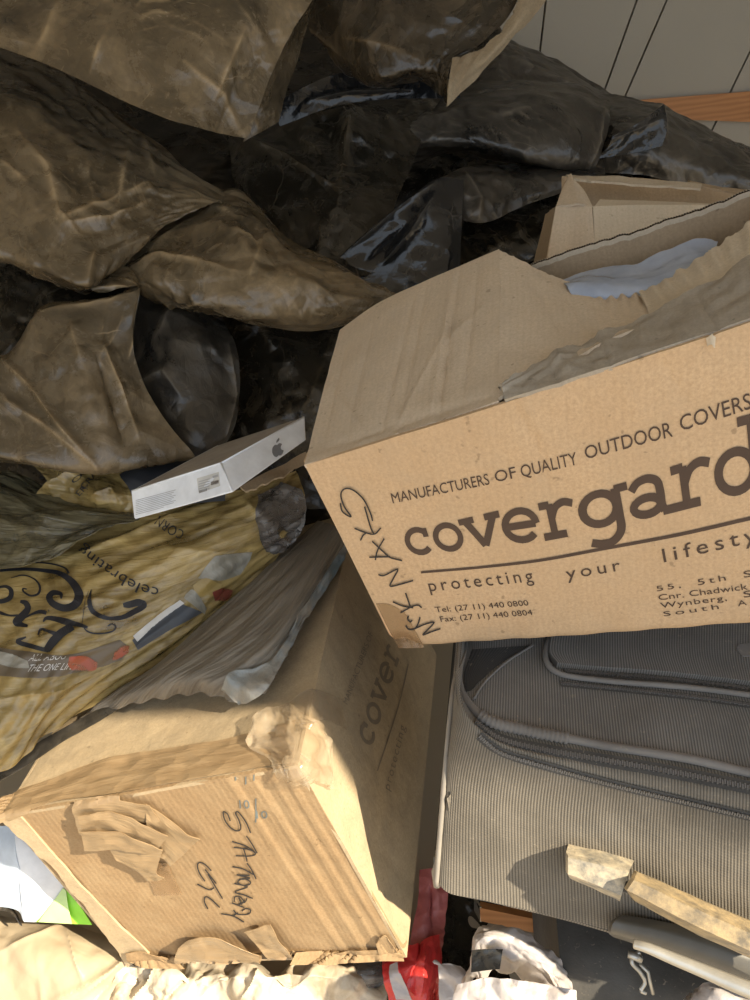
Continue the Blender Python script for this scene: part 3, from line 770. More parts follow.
Patch([[(546, 214, 1.45), (556, 206, 1.27)], [(534, 264, 1.44), (547, 263, 1.24)], [(528, 320, 1.42), (540, 320, 1.22)]], 12, 16, rd).build('side_panel', M_CARDIN, bx, th=.005)
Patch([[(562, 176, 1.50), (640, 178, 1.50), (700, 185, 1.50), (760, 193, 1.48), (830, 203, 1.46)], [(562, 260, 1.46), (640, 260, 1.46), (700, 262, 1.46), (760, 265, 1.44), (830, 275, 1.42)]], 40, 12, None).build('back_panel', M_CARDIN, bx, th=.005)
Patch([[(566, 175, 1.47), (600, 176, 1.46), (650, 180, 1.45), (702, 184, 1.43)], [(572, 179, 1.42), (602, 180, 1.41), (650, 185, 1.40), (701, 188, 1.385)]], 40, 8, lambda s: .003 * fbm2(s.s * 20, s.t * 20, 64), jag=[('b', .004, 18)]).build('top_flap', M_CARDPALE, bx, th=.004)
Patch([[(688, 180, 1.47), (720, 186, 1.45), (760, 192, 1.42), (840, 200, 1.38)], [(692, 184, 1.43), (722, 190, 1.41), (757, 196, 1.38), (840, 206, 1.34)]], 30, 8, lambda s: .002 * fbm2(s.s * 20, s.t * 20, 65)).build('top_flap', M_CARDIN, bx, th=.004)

# ------------------------------------------------------------------ taped carton with handwriting on its end
sbx = thing('taped_carton', (SB['fbl'] + SB['bbr']) / 2 - np.array([0, 0, .02]), 'tan cardboard box with handwritten end, crumpled packing tape along its top edge, in the sun', 'box')
def st_front(s):
    h = .0015 * fbm2(s.s * 9, s.t * 9, 81)
    for a, b in ((226, 343), (250, 365), (268, 382), (283, 394)):
        h += crease(s, [(a, 775 - (a - 226) * .1), (b, 952)], .0022, 3, False) - crease(s, [(a + 7, 775), (b + 7, 952)], .0016, 4, False)
    h += -.006 * np.exp(-((s.px - 150) / 60) ** 2 - ((s.py - 870) / 40) ** 2)
    h += -.02 * np.clip((s.v - .95) / .05, 0, 1) ** 2
    h += .004 * n2(s.s * 25, s.t * 8, 4) * np.clip((s.v - .85) / .15, 0, 1)
    return h
sfr = Patch([[SB['ftl'], SB['ftr']], [SB['fbl'], SB['fbr']]], 110, 80, st_front, worldpts=True)
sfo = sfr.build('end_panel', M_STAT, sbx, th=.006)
def st_side(s):
    return .0015 * fbm2(s.s * 8, s.t * 8, 82) + .01 * np.sin(s.u * 3.1) * np.sin(s.v * 3.1) - crease(s, [(330, 800), (418, 890)], .003, 6)
ssd = Patch([[SB['ftr'], SB['btr']], [SB['fbr'], SB['bbr']]], 70, 60, st_side, worldpts=True)
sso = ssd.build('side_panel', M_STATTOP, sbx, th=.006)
stp = Patch([[SB['btl'], SB['btr']], [SB['ftl'], SB['ftr']]], 80, 80, lambda s: .002 * fbm2(s.s * 8, s.t * 8, 83) - .010 * np.sin(s.u * 3.1) * np.sin(s.v * 3.1), worldpts=True)
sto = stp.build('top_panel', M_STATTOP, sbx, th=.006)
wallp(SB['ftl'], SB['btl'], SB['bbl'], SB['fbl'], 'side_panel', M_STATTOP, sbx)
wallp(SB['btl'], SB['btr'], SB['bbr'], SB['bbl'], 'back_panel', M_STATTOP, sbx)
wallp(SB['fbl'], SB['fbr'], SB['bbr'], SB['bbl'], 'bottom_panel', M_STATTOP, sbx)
Patch([[(0, 817, 1.24), (20, 813, 1.228)], [(52, 865, 1.29), (62, 862, 1.283)], [(95, 918, 1.365), (108, 912, 1.35)], [(128, 965, 1.44), (150, 952, 1.405)]], 10, 50, lambda s: .004 + .002 * fbm2(s.s * 20, s.t * 20, 84), jag=[('l', .004, 16)]).build('corner_flap', M_STATTOP, sbx, th=.004)
EB = bvh_of(sfr.front()); SDB = bvh_of(ssd.front()); ALLB = bvh_of(sfr.front(), ssd.front(), stp.front())
st = [[(290, 215), (270, 165), (240, 150), (250, 205), (290, 260), (340, 285), (365, 265), (350, 205), (328, 160), (348, 152), (400, 220), (435, 300)],
      [(303, 360), (400, 392), (470, 442)], [(405, 322), (445, 380), (482, 445)],
      [(315, 402), (400, 412), (455, 430), (468, 452), (430, 464), (330, 462)], [(383, 408), (398, 455), (410, 505)],
      [(305, 540), (380, 556), (462, 600)], [(408, 515), (440, 560), (475, 630)],
      [(335, 598), (428, 602)], [(335, 598), (430, 622), (350, 632)], [(348, 640), (385, 625), (430, 645), (425, 668), (375, 672), (345, 655), (350, 638)],
      [(318, 660), (412, 684), (325, 720), (390, 742), (450, 768)],
      [(300, 798), (345, 815), (390, 832)], [(318, 792), (322, 758), (360, 755), (395, 800)], [(350, 760), (370, 815)], [(345, 815), (395, 790), (408, 765)],
      [(312, 850), (345, 880), (420, 878), (432, 848), (400, 840), (372, 858)], [(225, 876), (310, 892), (388, 936)], [(310, 892), (345, 870)]]
for q in st: decal('pen_stroke', [ribbon(smoothline(z(q, 190, 790, 7.14), 8), 1.3)], EB, M_PEN, sfo, .0018, 'black marker handwriting')
etc = [[(110, 645), (72, 590), (55, 535), (72, 510), (110, 525), (155, 570)], [(110, 560), (190, 662)], [(130, 592), (235, 770)], [(55, 665), (140, 705), (175, 690)], [(130, 842), (105, 790), (115, 755), (155, 775), (215, 832)]]
for q in etc: decal('pen_stroke', [ribbon(smoothline(z(q, 190, 790, 7.14), 8), 1.3)], EB, M_PEN, sfo, .0018, 'black marker handwriting')
for s_, b0_, b1_, t0_, t1_ in (('10', (240, 808), (250, 808), (239, 798), (249, 798)), ('10', (257, 818), (268, 818), (256, 809), (267, 809))):
    decal('pen_note', [word(s_, b0_, b1_, t0_, t1_)], EB, M_PENB, sfo, .001, 'faint blue pen marks')
for q in ([(222, 768), (222, 776)], [(232, 768), (236, 780), (234, 770)], [(246, 768), (246, 784)], [(242, 772), (250, 771)], [(254, 768), (254, 780)], [(256, 798), (256, 822)]):
    decal('pen_stroke', [ribbon(smoothline(q, 4), 1.2)], EB, M_PENB, sfo, .001, 'faint blue pen marks')
# faded print on the long side
stn2 = [(0, (371, 750), (357, 737)), (4.48, (396, 668), (383, 656)), (10.2, (420, 590), (410, 580))]
shp = []
for k, ch in enumerate('cover'):
    for stq in SLAB[ch]:
        closed = isinstance(stq, tuple); pts = stq[1] if closed else stq
        pts = np.array(pts if len(pts) > 2 else smoothline(pts, 6)) + np.array([k * 1.12 + .04, 0])
        v, f = ribbon(pts, .2, closed); shp.append((place(v, stn2), f))
decal('side_lettering', shp, SDB, M_INK2, sso)
decal('side_lettering', [word('MANUFACTURERS OF', (347, 705), (373, 634), (341.5, 701), (367.5, 630))], SDB, M_INK2, sso)
decal('side_lettering', [word('protecting', (389, 791), (405, 727), (382, 786), (398, 722), 1.2)], SDB, M_INK2, sso)
decal('printed_rule', [ribbon(smoothline([(377, 771), (398, 706), (408, 664)], 6), 1.3)], SDB, M_INK2, sso)
# tape: band along the top front edge, crumpled strips on the end, clear tape on the corner, torn paper at the bottom
draped([[(-6, 800), (50, 781), (110, 760), (180, 748), (240, 738), (296, 722)], [(-4, 812), (52, 796), (110, 782), (180, 768), (242, 758), (296, 745)], [(-2, 824), (55, 803), (110, 796), (175, 784), (243, 772), (292, 764)]], ALLB, 110, 24, .003, .003, .09, 91).build('brown_tape', M_BTAPE, sbx, th=.0008)
for k, (ctrl, am, lf) in enumerate([
    ([[(74, 801), (110, 795), (152, 800)], [(78, 814), (115, 812), (165, 822)]], .008, .008),
    ([[(80, 806), (120, 806), (172, 826)], [(84, 826), (122, 826), (160, 842)]], .010, .014),
    ([[(86, 820), (128, 822), (168, 838)], [(90, 840), (126, 838), (150, 842)]], .010, .020),
    ([[(148, 800), (175, 818), (202, 834)], [(150, 832), (160, 848), (172, 862)]], .010, .007),
    ([[(112, 838), (140, 842), (166, 842)], [(122, 852), (142, 862), (160, 864)], [(142, 868), (152, 874), (168, 870)]], .012, .012),
    ([[(144, 862), (168, 862)], [(150, 878), (174, 876)], [(156, 894), (182, 893)]], .003, .002)]):
    draped(ctrl, EB, 30, 16, lf, am * .55, .05, 95 + k).build('brown_tape', M_BTAPE if k < 5 else M_TTAPE, sbx, th=.0008)
draped([[(250, 742), (262, 722), (282, 708), (305, 715)], [(252, 752), (275, 742), (300, 738), (322, 742)], [(270, 762), (290, 762), (312, 762), (330, 768)], [(278, 772), (300, 778), (316, 785), (328, 790)]], ALLB, 60, 50, .006, .016, .05, 111).build('clear_tape', M_CLEAR, sbx, th=.0008)
draped([[(282, 712), (310, 690), (340, 700)], [(300, 735), (320, 720), (345, 730)]], ALLB, 30, 20, .002, .004, .03, 113).build('clear_tape', M_CLEAR, sbx, th=.0005)
for k, (ctrl, am, lf) in enumerate([
    ([[(182, 938), (200, 928), (225, 930), (262, 945)], [(178, 948), (205, 950), (235, 952), (262, 952)], [(178, 955), (205, 962), (230, 964), (262, 958)]], .012, .016),
    ([[(246, 925), (262, 920), (272, 918)], [(260, 940), (275, 938), (284, 935)], [(276, 958), (292, 958), (296, 952)]], .010, .012),
    ([[(128, 948), (148, 948), (170, 953)], [(132, 962), (150, 968), (185, 968)]], .010, .008),
    ([[(296, 953), (330, 950), (362, 946), (402, 950)], [(290, 964), (325, 964), (360, 962), (404, 960)]], .010, .006),
    ([[(376, 940), (385, 932), (396, 945)], [(380, 952), (392, 950), (404, 956)]], .008, .006)]):
    draped(ctrl, ALLB, 40, 16, lf, am * .5, .06, 121 + k).build('torn_paper', M_BTAPE if k < 2 else M_STAT, sbx, th=.001)

# ------------------------------------------------------------------ large grey suitcase
SZ = dirw(np.array([.15, -.56, .81])); SZ /= np.linalg.norm(SZ)
def bdep(x): return 1.145 - .00019 * (x - 436)
def lerp_curve(pts, xs):
    a = np.array(pts, float); L = np.r_[0, np.cumsum(np.hypot(*np.diff(a, axis=0).T))]; t = np.asarray(xs) * L[-1]
    return np.stack([np.interp(t, L, a[:, 0]), np.interp(t, L, a[:, 1])], 1)
c_pipe = [(466, 645), (457, 680), (466, 708), (494, 724), (537, 732), (601, 745), (686, 758), (750, 773), (900, 808)]
c_zip1 = [(460, 665), (459, 700), (476, 727), (500, 740), (537, 749), (601, 760), (665, 771), (750, 788), (900, 822)]
c_zip2 = [(455, 680), (456, 712), (478, 738), (502, 752), (558, 769), (622, 786), (686, 801), (750, 816), (900, 852)]
c_mid = [(449, 740), (446, 780), (470, 800), (510, 812), (560, 828), (622, 846), (686, 868), (750, 892), (900, 935)]
c_bot = [(438, 850), (436, 885), (460, 893), (500, 903), (560, 917), (622, 935), (686, 958), (750, 985), (900, 1040)]
ts = np.linspace(0, 1, 13)
def depth_row(c, kind):
    out = []
    for x, y in lerp_curve(c, ts):
        if kind == 'p': d = sdep(x) + .022
        elif kind == '1': d = sdep(x) + .004
        elif kind == '2': d = sdep(x) - .004
        elif kind == 'm': d = .52 * sdep(x) + .48 * bdep(x) - .012
        else: d = bdep(x)
        if x < 476 and kind in 'p12': d += max(0, 712 - y) / 67 * (.115 if kind == 'p' else .075)
        out.append((x, y, d))
    return out
case = thing('suitcase', P(560, 930, 1.2) + SZ * .2, 'big dusty dark grey ribbed fabric suitcase under the printed cardboard box, worn leather handle', 'suitcase')
rows = [depth_row(c_pipe, 'p'), depth_row(c_zip1, '1'), depth_row(c_zip2, '2'), depth_row(c_mid, 'm'), depth_row(c_bot, 'b')]
def side_disp(s):
    h = .004 * fbm2(s.s * 7, s.t * 7, 131)
    h -= .006 * np.exp(-((s.py - (800 + (s.px - 440) * .12)) / 30) ** 2)
    return h
sside = Patch(rows, 130, 90, side_disp)
sside.build('side_panel', M_SUIT, case, th=.006)
pipe3 = [P(*q) for q in rows[0]]
panel = Patch([[p + SZ * k for p in pipe3] for k in (.52, .34, .18, .09, .035, 0.0)], 110, 60, lambda s: .010 * np.clip(np.sin(s.v * 3.1), 0, 1) + .0025 * fbm2(s.s * 9, s.t * 9, 133), worldpts=True)
panel.build('front_panel', M_SUITP, case, th=.006)
left3 = [P(*r[0]) for r in rows]
Patch([[p + SZ * k for k in (.5, .25, 0.0)] for p in left3], 20, 24, None, worldpts=True).build('end_panel', M_SUIT, case, th=.005)
bot3 = [P(*q) for q in rows[-1]]
Patch([bot3, [p + SZ * .25 for p in bot3], [p + SZ * .5 for p in bot3]], 30, 12, None, worldpts=True).build('back_panel', M_SUIT, case, th=.005)
right3 = [P(*r[-1]) for r in rows]
Patch([[p + SZ * k for k in (.5, .25, 0.0)] for p in right3], 12, 24, None, worldpts=True).build('end_panel', M_SUIT, case, th=.005)
PNB = bvh_of(panel.front(), sside.front())
def surf_line(pts, n, lift=.002, bvh=None):
    out = []
    c = np.array(pts, float); L = np.r_[0, np.cumsum(np.hypot(*np.diff(c, axis=0).T))]
    w = crw(len(c), np.interp(np.linspace(0, L[-1], n), L, np.linspace(0, 1, len(c)))) @ c
    for x, y in w:
        h = hit(bvh or PNB, x, y, lift)
        if h: out.append((h[0], h[1]))
    return np.array([o[0] for o in out]), np.array([o[1] for o in out])
def smooth3(p, k=3):
    for _ in range(k): p[1:-1] = .25 * p[:-2] + .5 * p[1:-1] + .25 * p[2:]
    return p
mp = [P(*q) for q in depth_row(c_pipe, 'p')]
mp = smooth3(crw(len(mp), np.linspace(0, 1, 90)) @ np.array(mp), 2)
obj('welt', *tube(mp + np.array([0, -.003, .003]), .0065, 8), M_SUITPIPE, case, label='thick grey corded edge')
# moulded ribbed corner guard on the welt
k0, k1 = 14, 30
vs_, fs_ = [], []
for k in range(60):
    q = np.interp(k, [0, 59], [k0, k1]); a = np.array([np.interp(q, np.arange(90), mp[:, c]) for c in range(3)]); vs_.append(a)
gp = np.array(vs_) + np.array([0, -.003, .003])
obj('corner_guard', *tube(gp, .0085 + .0014 * np.sin(np.arange(60) * 2.1), 10), M_SUITPIPE, case, label='ribbed grey corner guard')
def zipper(pts, n, name, w=.006, th=.0022):
    p, nn = surf_line(pts, n, .0015)
    p = smooth3(p, 2)
    d = np.gradient(p, axis=0); d /= np.linalg.norm(d, axis=1)[:, None]
    sd = np.cross(d, nn); sd /= np.linalg.norm(sd, axis=1)[:, None]
    V = np.vstack([p + sd * w * 1.5, p - sd * w * 1.5]); m = len(p)
    zt = obj('zipper_tape', V, [(k, k + 1, m + k + 1, m + k) for k in range(m - 1)], M_ZIPTAPE, case, smooth=False)
    L = np.r_[0, np.cumsum(np.linalg.norm(np.diff(p, axis=0), axis=1))]
    cnt = int(L[-1] / .0032); sh = []
    for k in range(cnt):
        q = (k + .5) / cnt * L[-1]; I = lambda a: np.array([np.interp(q, L, a[:, c]) for c in range(3)])
        s1 = 1 if k % 2 else -1
        sh.append(box_mesh(I(p) + I(nn) * .0014 + I(sd) * s1 * w * .12, I(d) * .0011, I(sd) * w * .55, I(nn) * .0014))
    o = obj('zipper_teeth', *merge(sh), M_ZIP, zt, smooth=False, kind='stuff')
zipper([(474, 722), (498, 739), (537, 749), (601, 760), (665, 771), (750, 788), (890, 819)], 120, 'z')
zipper([(479, 735), (502, 752), (558, 769), (622, 786), (686, 801), (750, 816), (890, 849)], 120, 'z', .0045)
# front pocket: raised panel with its own zippers
pk = draped([[(552, 628), (600, 628), (680, 628), (890, 630)], [(548, 655), (600, 655), (680, 657), (890, 672)], [(556, 668), (600, 672), (686, 679), (890, 704)]], PNB, 60, 24, .012)
pk.build('front_pocket', M_SUITP, case, th=.012)
pp, _ = surf_line([(550, 640), (544, 655), (547, 668), (560, 677), (601, 683), (686, 690), (750, 698), (890, 718)], 80, .006)
obj('pocket_welt', *tube(smooth3(pp, 3), .0045, 8), M_SUITPIPE, case)
zipper([(564, 672), (622, 676), (686, 682), (750, 690), (890, 710)], 90, 'z', .005)
zipper([(560, 684), (622, 690), (686, 697), (750, 706), (890, 728)], 90, 'z', .004)
draped([[(472, 650), (500, 648), (530, 646)], [(464, 675), (482, 670), (500, 664)], [(466, 692), (472, 690), (477, 684)]], PNB, 24, 24, .0015).build('mesh_corner', M_MESH, case, th=.001)
pp, _ = surf_line([(533, 646), (505, 664), (484, 684), (474, 700)], 30, .003); obj('seam_cord', *tube(smooth3(pp), .002, 6), M_SUITPIPE, case)
draped([[(736, 650), (760, 648)], [(734, 655), (760, 655)], [(740, 662), (760, 662)]], PNB, 8, 8, .014).build('puller_tab', M_SUITPIPE, case, th=.004)
lp = np.array([P(*q) for q in ((462, 652, 1.20), (457, 670, 1.165), (452, 700, 1.12), (446, 760, 1.10), (441, 820, 1.115), (436, 885, 1.14))])
lp = crw(6, np.linspace(0, 1, 60)) @ lp
obj('edge_piping', *tube(lp, .0042, 8), M_PALEPIPE, case, label='frayed pale piping')
obj('piping_end', *tube(np.array([P(437, 858, 1.14), P(436, 872, 1.145), P(437, 886, 1.15)]), [.006, .0075, .006], 8), M_PALEPIPE, case)
# carrying handle: end block and worn grip
hd = lambda rows: [[(x, y, sdep(x) * .35 + bdep(x) * .65 - o) for x, y, o in r] for r in rows]
cap = Patch(hd([[(571, 847, .02), (603, 852, .02), (634, 861, .02)], [(568, 857, .055), (600, 864, .06), (629, 872, .06)], [(568, 875, .055), (596, 886, .062), (621, 897, .06)], [(571, 879, .02), (597, 890, .02), (620, 901, .02)]]), 30, 24, lambda s: .0008 * fbm2(s.s * 40, s.t * 40, 143), linear=True)
cap.build('handle_mount', M_CAP, case, vec=dirw(np.array([0, 0, .012])), label='scuffed silver handle end block', sharp=25)
grip = Patch(hd([[(637, 872, .05), (665, 884, .055), (700, 900, .06), (750, 921, .06), (830, 950, .06)],
              [(634, 880, .085), (662, 893, .09), (700, 911, .095), (750, 933, .095), (830, 962, .095)],
              [(627, 890, .085), (655, 905, .09), (700, 928, .095), (750, 951, .095), (830, 985, .095)],
              [(636, 902, .05), (660, 915, .055), (700, 936, .06), (750, 958, .06), (830, 996, .06)]]), 60, 40, lambda s: .0006 * fbm2(s.s * 30, s.t * 30, 141), linear=True)
grip.build('handle_grip', M_GRIP, case, vec=dirw(np.array([0, .003, .012])), label='worn tan leather handle grip', sharp=25)
obj('handle_hinge', *tube(np.array([P(*q) for q in hd([[(616, 884, .03), (630, 888, .05), (642, 893, .06)]])[0]]), .008, 8), M_ZIPTAPE, case)

# ------------------------------------------------------------------ second suitcase below
s2 = thing('suitcase', P(660, 990, 1.3), 'dark smooth cloth suitcase with grey plastic handle, lying beneath the ribbed suitcase', 'suitcase')
b2 = Patch([[(555, 905, 1.32), (620, 915, 1.30), (690, 930, 1.28), (780, 950, 1.26), (860, 970, 1.25)], [(560, 960, 1.26), (620, 960, 1.24), (690, 970, 1.22), (780, 985, 1.2), (860, 1000, 1.2)],
             [(565, 1010, 1.25), (620, 1010, 1.22), (690, 1015, 1.2), (780, 1030, 1.18), (860, 1040, 1.18)], [(570, 1080, 1.27), (620, 1080, 1.25), (690, 1080, 1.23), (780, 1090, 1.2), (860, 1090, 1.2)]], 60, 50, lambda s: .006 * fbm2(s.s * 6, s.t * 6, 151))
b2.build('body', M_SUIT2, s2, vec=dirw(np.array([0, .1, .2])))
hbd = lambda rows: [[(x, y, bdep(x) - o) for x, y, o in r] for r in rows]
hb = Patch(hbd([[(624, 915, .03), (660, 921, .03), (705, 931, .03), (755, 945, .03), (830, 968, .03)], [(614, 922, .045), (655, 930, .05), (702, 944, .05), (755, 962, .05), (830, 985, .05)],
             [(611, 933, .04), (640, 941, .045), (700, 961, .045), (755, 982, .045), (830, 1005, .045)], [(616, 938, .0), (640, 946, .0), (698, 968, .0), (755, 990, .0), (830, 1015, .0)]]), 50, 24, None)
hb.build('handle', M_HGREY, s2, vec=dirw(np.array([0, .006, .012])), label='smooth grey plastic handle')
tp = np.array([P(*q) for q in ((634, 944, 1.02), (648, 948, 1.01), (672, 958, 1.0), (704, 971, .985), (730, 982, .97), (770, 998, .95))])
tp = crw(6, np.linspace(0, 1, 40)) @ tp
obj('handle_trim', *tube(tp, np.linspace(.006, .011, 40), 8), M_SILVER, s2, label='shiny silver trim')
# metal zip puller
zp = [(640, 952, 1.20), (634, 956, 1.20), (632, 963, 1.195), (640, 972, 1.195), (645, 982, 1.195), (641, 990, 1.195), (646, 993, 1.195)]
z3 = crw(len(zp), np.linspace(0, 1, 40)) @ np.array([P(*q) for q in zp]); obj('zip_puller', *tube(z3, .0035, 6), M_SILVER, s2, label='silver zip puller')
zp = [(628, 954, 1.198), (634, 956, 1.195), (641, 960, 1.195)]
obj('zip_puller', *tube(np.array([P(*q) for q in zp]), .006, 6), M_SILVER, s2)
zp = [(640, 964, 1.195), (648, 972, 1.193), (650, 982, 1.193), (653, 994, 1.193)]
obj('zip_puller', *tube(np.array([P(*q) for q in zp]), .003, 6), M_SILVER, s2)

# ------------------------------------------------------------------ small white carton
K0 = P(221, 463, 1.20)
ka = P(304, 417, 1.335) - K0; kb = P(132, 491, 1.29) - K0
kn = np.cross(ka, kb); kn /= np.linalg.norm(kn)
if kn[2] > 0: kn = -kn
kd = P(232, 491, 1.165) - K0
kd2 = P(305, 439, 1.295) - (K0 + ka); kd3 = P(135, 518, 1.295) - (K0 + kb)
wb = thing('tablet_box', K0 + kd + (ka + kb) / 2, 'small flat white retail box with grey apple logo and barcode label, between tarps and cardboard', 'box')
def slabpoly(q, d, name, mat, parent, n=8):
    return Patch([[q[0], q[1]], [q[3], q[2]]], n, n, None, worldpts=True).build(name, mat, parent, vec=d)
lsd = Patch([[K0, K0 + ka], [K0 + kd, K0 + ka + kd2]], 10, 10, None, worldpts=True); lsd.build('logo_side', M_WHITEBOX, wb, th=.002)
bsd = Patch([[K0 + kb, K0], [K0 + kb + kd3, K0 + kd]], 10, 10, None, worldpts=True); bsd.build('label_side', M_WHITEBOX, wb, th=.002)
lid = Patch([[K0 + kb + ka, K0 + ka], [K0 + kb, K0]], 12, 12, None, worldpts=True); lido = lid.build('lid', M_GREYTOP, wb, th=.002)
wallp(K0 + kb + kd3, K0 + kd, K0 + ka + kd2, K0 + ka + kb + kd3, 'base', M_WHITEBOX, wb, th=.002, n=6)
wallp(K0 + ka, K0 + ka + kb, K0 + ka + kb + kd3, K0 + ka + kd2, 'back_side', M_WHITEBOX, wb, th=.002, n=6)
wallp(K0 + ka + kb, K0 + kb, K0 + kb + kd3, K0 + ka + kb + kd3, 'back_side', M_WHITEBOX, wb, th=.002, n=6)
for a, b in ((K0 + kb, K0), (K0, K0 + ka), (K0, K0 + kd)):
    obj('edge_fold', *tube(np.array([a, (a + b) / 2, b]), .0016, 6), M_WHITEBOX, wb)
WBB = bvh_of(lsd.front(), bsd.front())
# apple: outline in unit coordinates
ap = [(.5, .80), (.62, .86), (.78, .84), (.90, .72), (.80, .62), (.76, .48), (.82, .34), (.96, .26), (.88, .10), (.74, -.02), (.60, -.02), (.48, .03), (.36, -.02), (.22, 0.0), (.08, .16), (.0, .40), (.04, .66), (.18, .82), (.34, .86)]
q = smoothline(ap + [ap[0]], 3)[:-1]
qp = [(271 + 11.5 * a + (1 - b) * 2.0, 456 - 13.5 * b - 4.5 * (a - .5)) for a, b in q]
decal('logo', [(np.array(qp + [(277.5, 450)]), [(k, (k + 1) % len(qp), len(qp)) for k in range(len(qp))])], WBB, M_LOGO, wb, .0006, 'grey apple logo')
lf = smoothline([(276.4, 443.5), (276.4, 441), (278.8, 438), (279.2, 440.5), (276.4, 443.5)], 3)[:-1]
decal('logo', [(np.vstack([lf, lf.mean(0)]), [(k, (k + 1) % len(lf), len(lf)) for k in range(len(lf))])], WBB, M_LOGO, wb, .0006, 'grey logo leaf')
decal('barcode_label', [(np.array([(197, 478.5), (219, 472), (220.5, 486), (199, 493.5)]), [(0, 1, 2, 3)])], WBB, M_LABELPAPER, wb, .0005, 'white barcode label')
for k in range(9):
    y0 = 500.5 + k * 1.75; ln = 40 - (k % 3) * 2 if k < 8 else 28
    decal('fine_print', [ribbon([(136, y0 - (0 if True else 0)), (136 + ln / 2, y0 - ln * .13), (136 + ln, y0 - ln * .265)], .55)], WBB, M_LABELINK, wb, .0006)
for k in range(5): decal('fine_print', [ribbon([(199, 482 + k * 2.4), (206, 480 + k * 2.4), (210, 478.8 + k * 2.4)], .8)], WBB, M_LABELINK, wb, .0009)
for k in range(8):
    x = 211.5 + k * 1.0
    decal('barcode_bar', [ribbon([(x, 481.8 - k * .25), (x + .2, 485.4 - k * .25)], .55)], WBB, M_INK, wb, .0009)
    if k < 7: decal('barcode_bar', [ribbon([(200 + k * 1.1, 493 - k * .3), (200.2 + k * 1.1, 490.4 - k * .3)], .5)], WBB, M_INK, wb, .0009)
decal('fine_print', [ribbon([(213, 477.3), (216, 476.4), (218.5, 475.6)], 2.2)], WBB, M_LABELINK, wb, .0009)

# ------------------------------------------------------------------ black plastic sheeting
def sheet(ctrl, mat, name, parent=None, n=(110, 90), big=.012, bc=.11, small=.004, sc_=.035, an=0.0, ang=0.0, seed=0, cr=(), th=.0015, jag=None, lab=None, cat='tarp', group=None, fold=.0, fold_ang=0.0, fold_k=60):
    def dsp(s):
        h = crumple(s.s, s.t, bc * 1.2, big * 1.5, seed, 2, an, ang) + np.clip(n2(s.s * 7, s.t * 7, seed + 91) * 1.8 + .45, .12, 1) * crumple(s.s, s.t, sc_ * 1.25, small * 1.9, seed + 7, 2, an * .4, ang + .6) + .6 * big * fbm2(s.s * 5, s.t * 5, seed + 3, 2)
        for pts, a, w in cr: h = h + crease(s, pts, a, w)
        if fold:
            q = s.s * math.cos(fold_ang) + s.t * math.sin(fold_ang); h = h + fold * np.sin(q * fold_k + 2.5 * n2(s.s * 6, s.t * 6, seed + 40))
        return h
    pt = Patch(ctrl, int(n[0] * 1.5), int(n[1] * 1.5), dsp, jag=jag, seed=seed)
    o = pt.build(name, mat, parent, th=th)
    # stress-whitened fold lines, plus crease glints painted in as paler colour
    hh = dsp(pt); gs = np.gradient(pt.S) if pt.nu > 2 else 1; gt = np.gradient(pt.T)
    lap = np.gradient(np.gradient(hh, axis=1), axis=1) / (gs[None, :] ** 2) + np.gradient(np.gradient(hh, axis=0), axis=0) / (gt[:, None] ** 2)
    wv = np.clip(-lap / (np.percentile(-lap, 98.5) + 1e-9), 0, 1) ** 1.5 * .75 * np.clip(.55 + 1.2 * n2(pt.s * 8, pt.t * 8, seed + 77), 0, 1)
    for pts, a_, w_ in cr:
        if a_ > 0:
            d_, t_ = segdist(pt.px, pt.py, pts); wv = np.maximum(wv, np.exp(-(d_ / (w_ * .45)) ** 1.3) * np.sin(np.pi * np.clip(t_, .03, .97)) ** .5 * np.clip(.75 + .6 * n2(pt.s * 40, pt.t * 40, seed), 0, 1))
    at = o.data.attributes.new('wear_glint', 'FLOAT', 'POINT'); nv_ = pt.nu * pt.nv
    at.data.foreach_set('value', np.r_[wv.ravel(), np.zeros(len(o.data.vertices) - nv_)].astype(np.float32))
    if lab: tag(o, lab, cat, group)
    return pt, o
# dark backdrop heap: the rest of the sheeting that covers the stacked goods behind
sheet([[(-160, -120, 2.05), (100, -120, 2.1), (300, -120, 2.15), (470, 0, 2.2), (560, 95, 2.2), (680, 130, 2.2)],
       [(-160, 100, 2.0), (100, 100, 2.0), (300, 80, 2.05), (450, 95, 2.12), (560, 130, 2.14), (680, 160, 2.14)],
       [(-160, 300, 1.9), (100, 300, 1.85), (300, 240, 1.9), (440, 200, 1.95), (540, 200, 2.0), (680, 210, 2.0)],
       [(-160, 470, 1.75), (100, 460, 1.75), (300, 420, 1.75), (440, 330, 1.8), (540, 290, 1.85), (680, 280, 1.9)],
       [(-160, 640, 1.75), (100, 600, 1.8), (300, 560, 1.85), (440, 480, 1.9), (540, 400, 1.95), (680, 350, 2.0)]], M_TARPB, 'plastic_tarp', seed=301,
      lab='black plastic sheet forming the dark backdrop behind all folded tarps', cat='tarp', group=None)
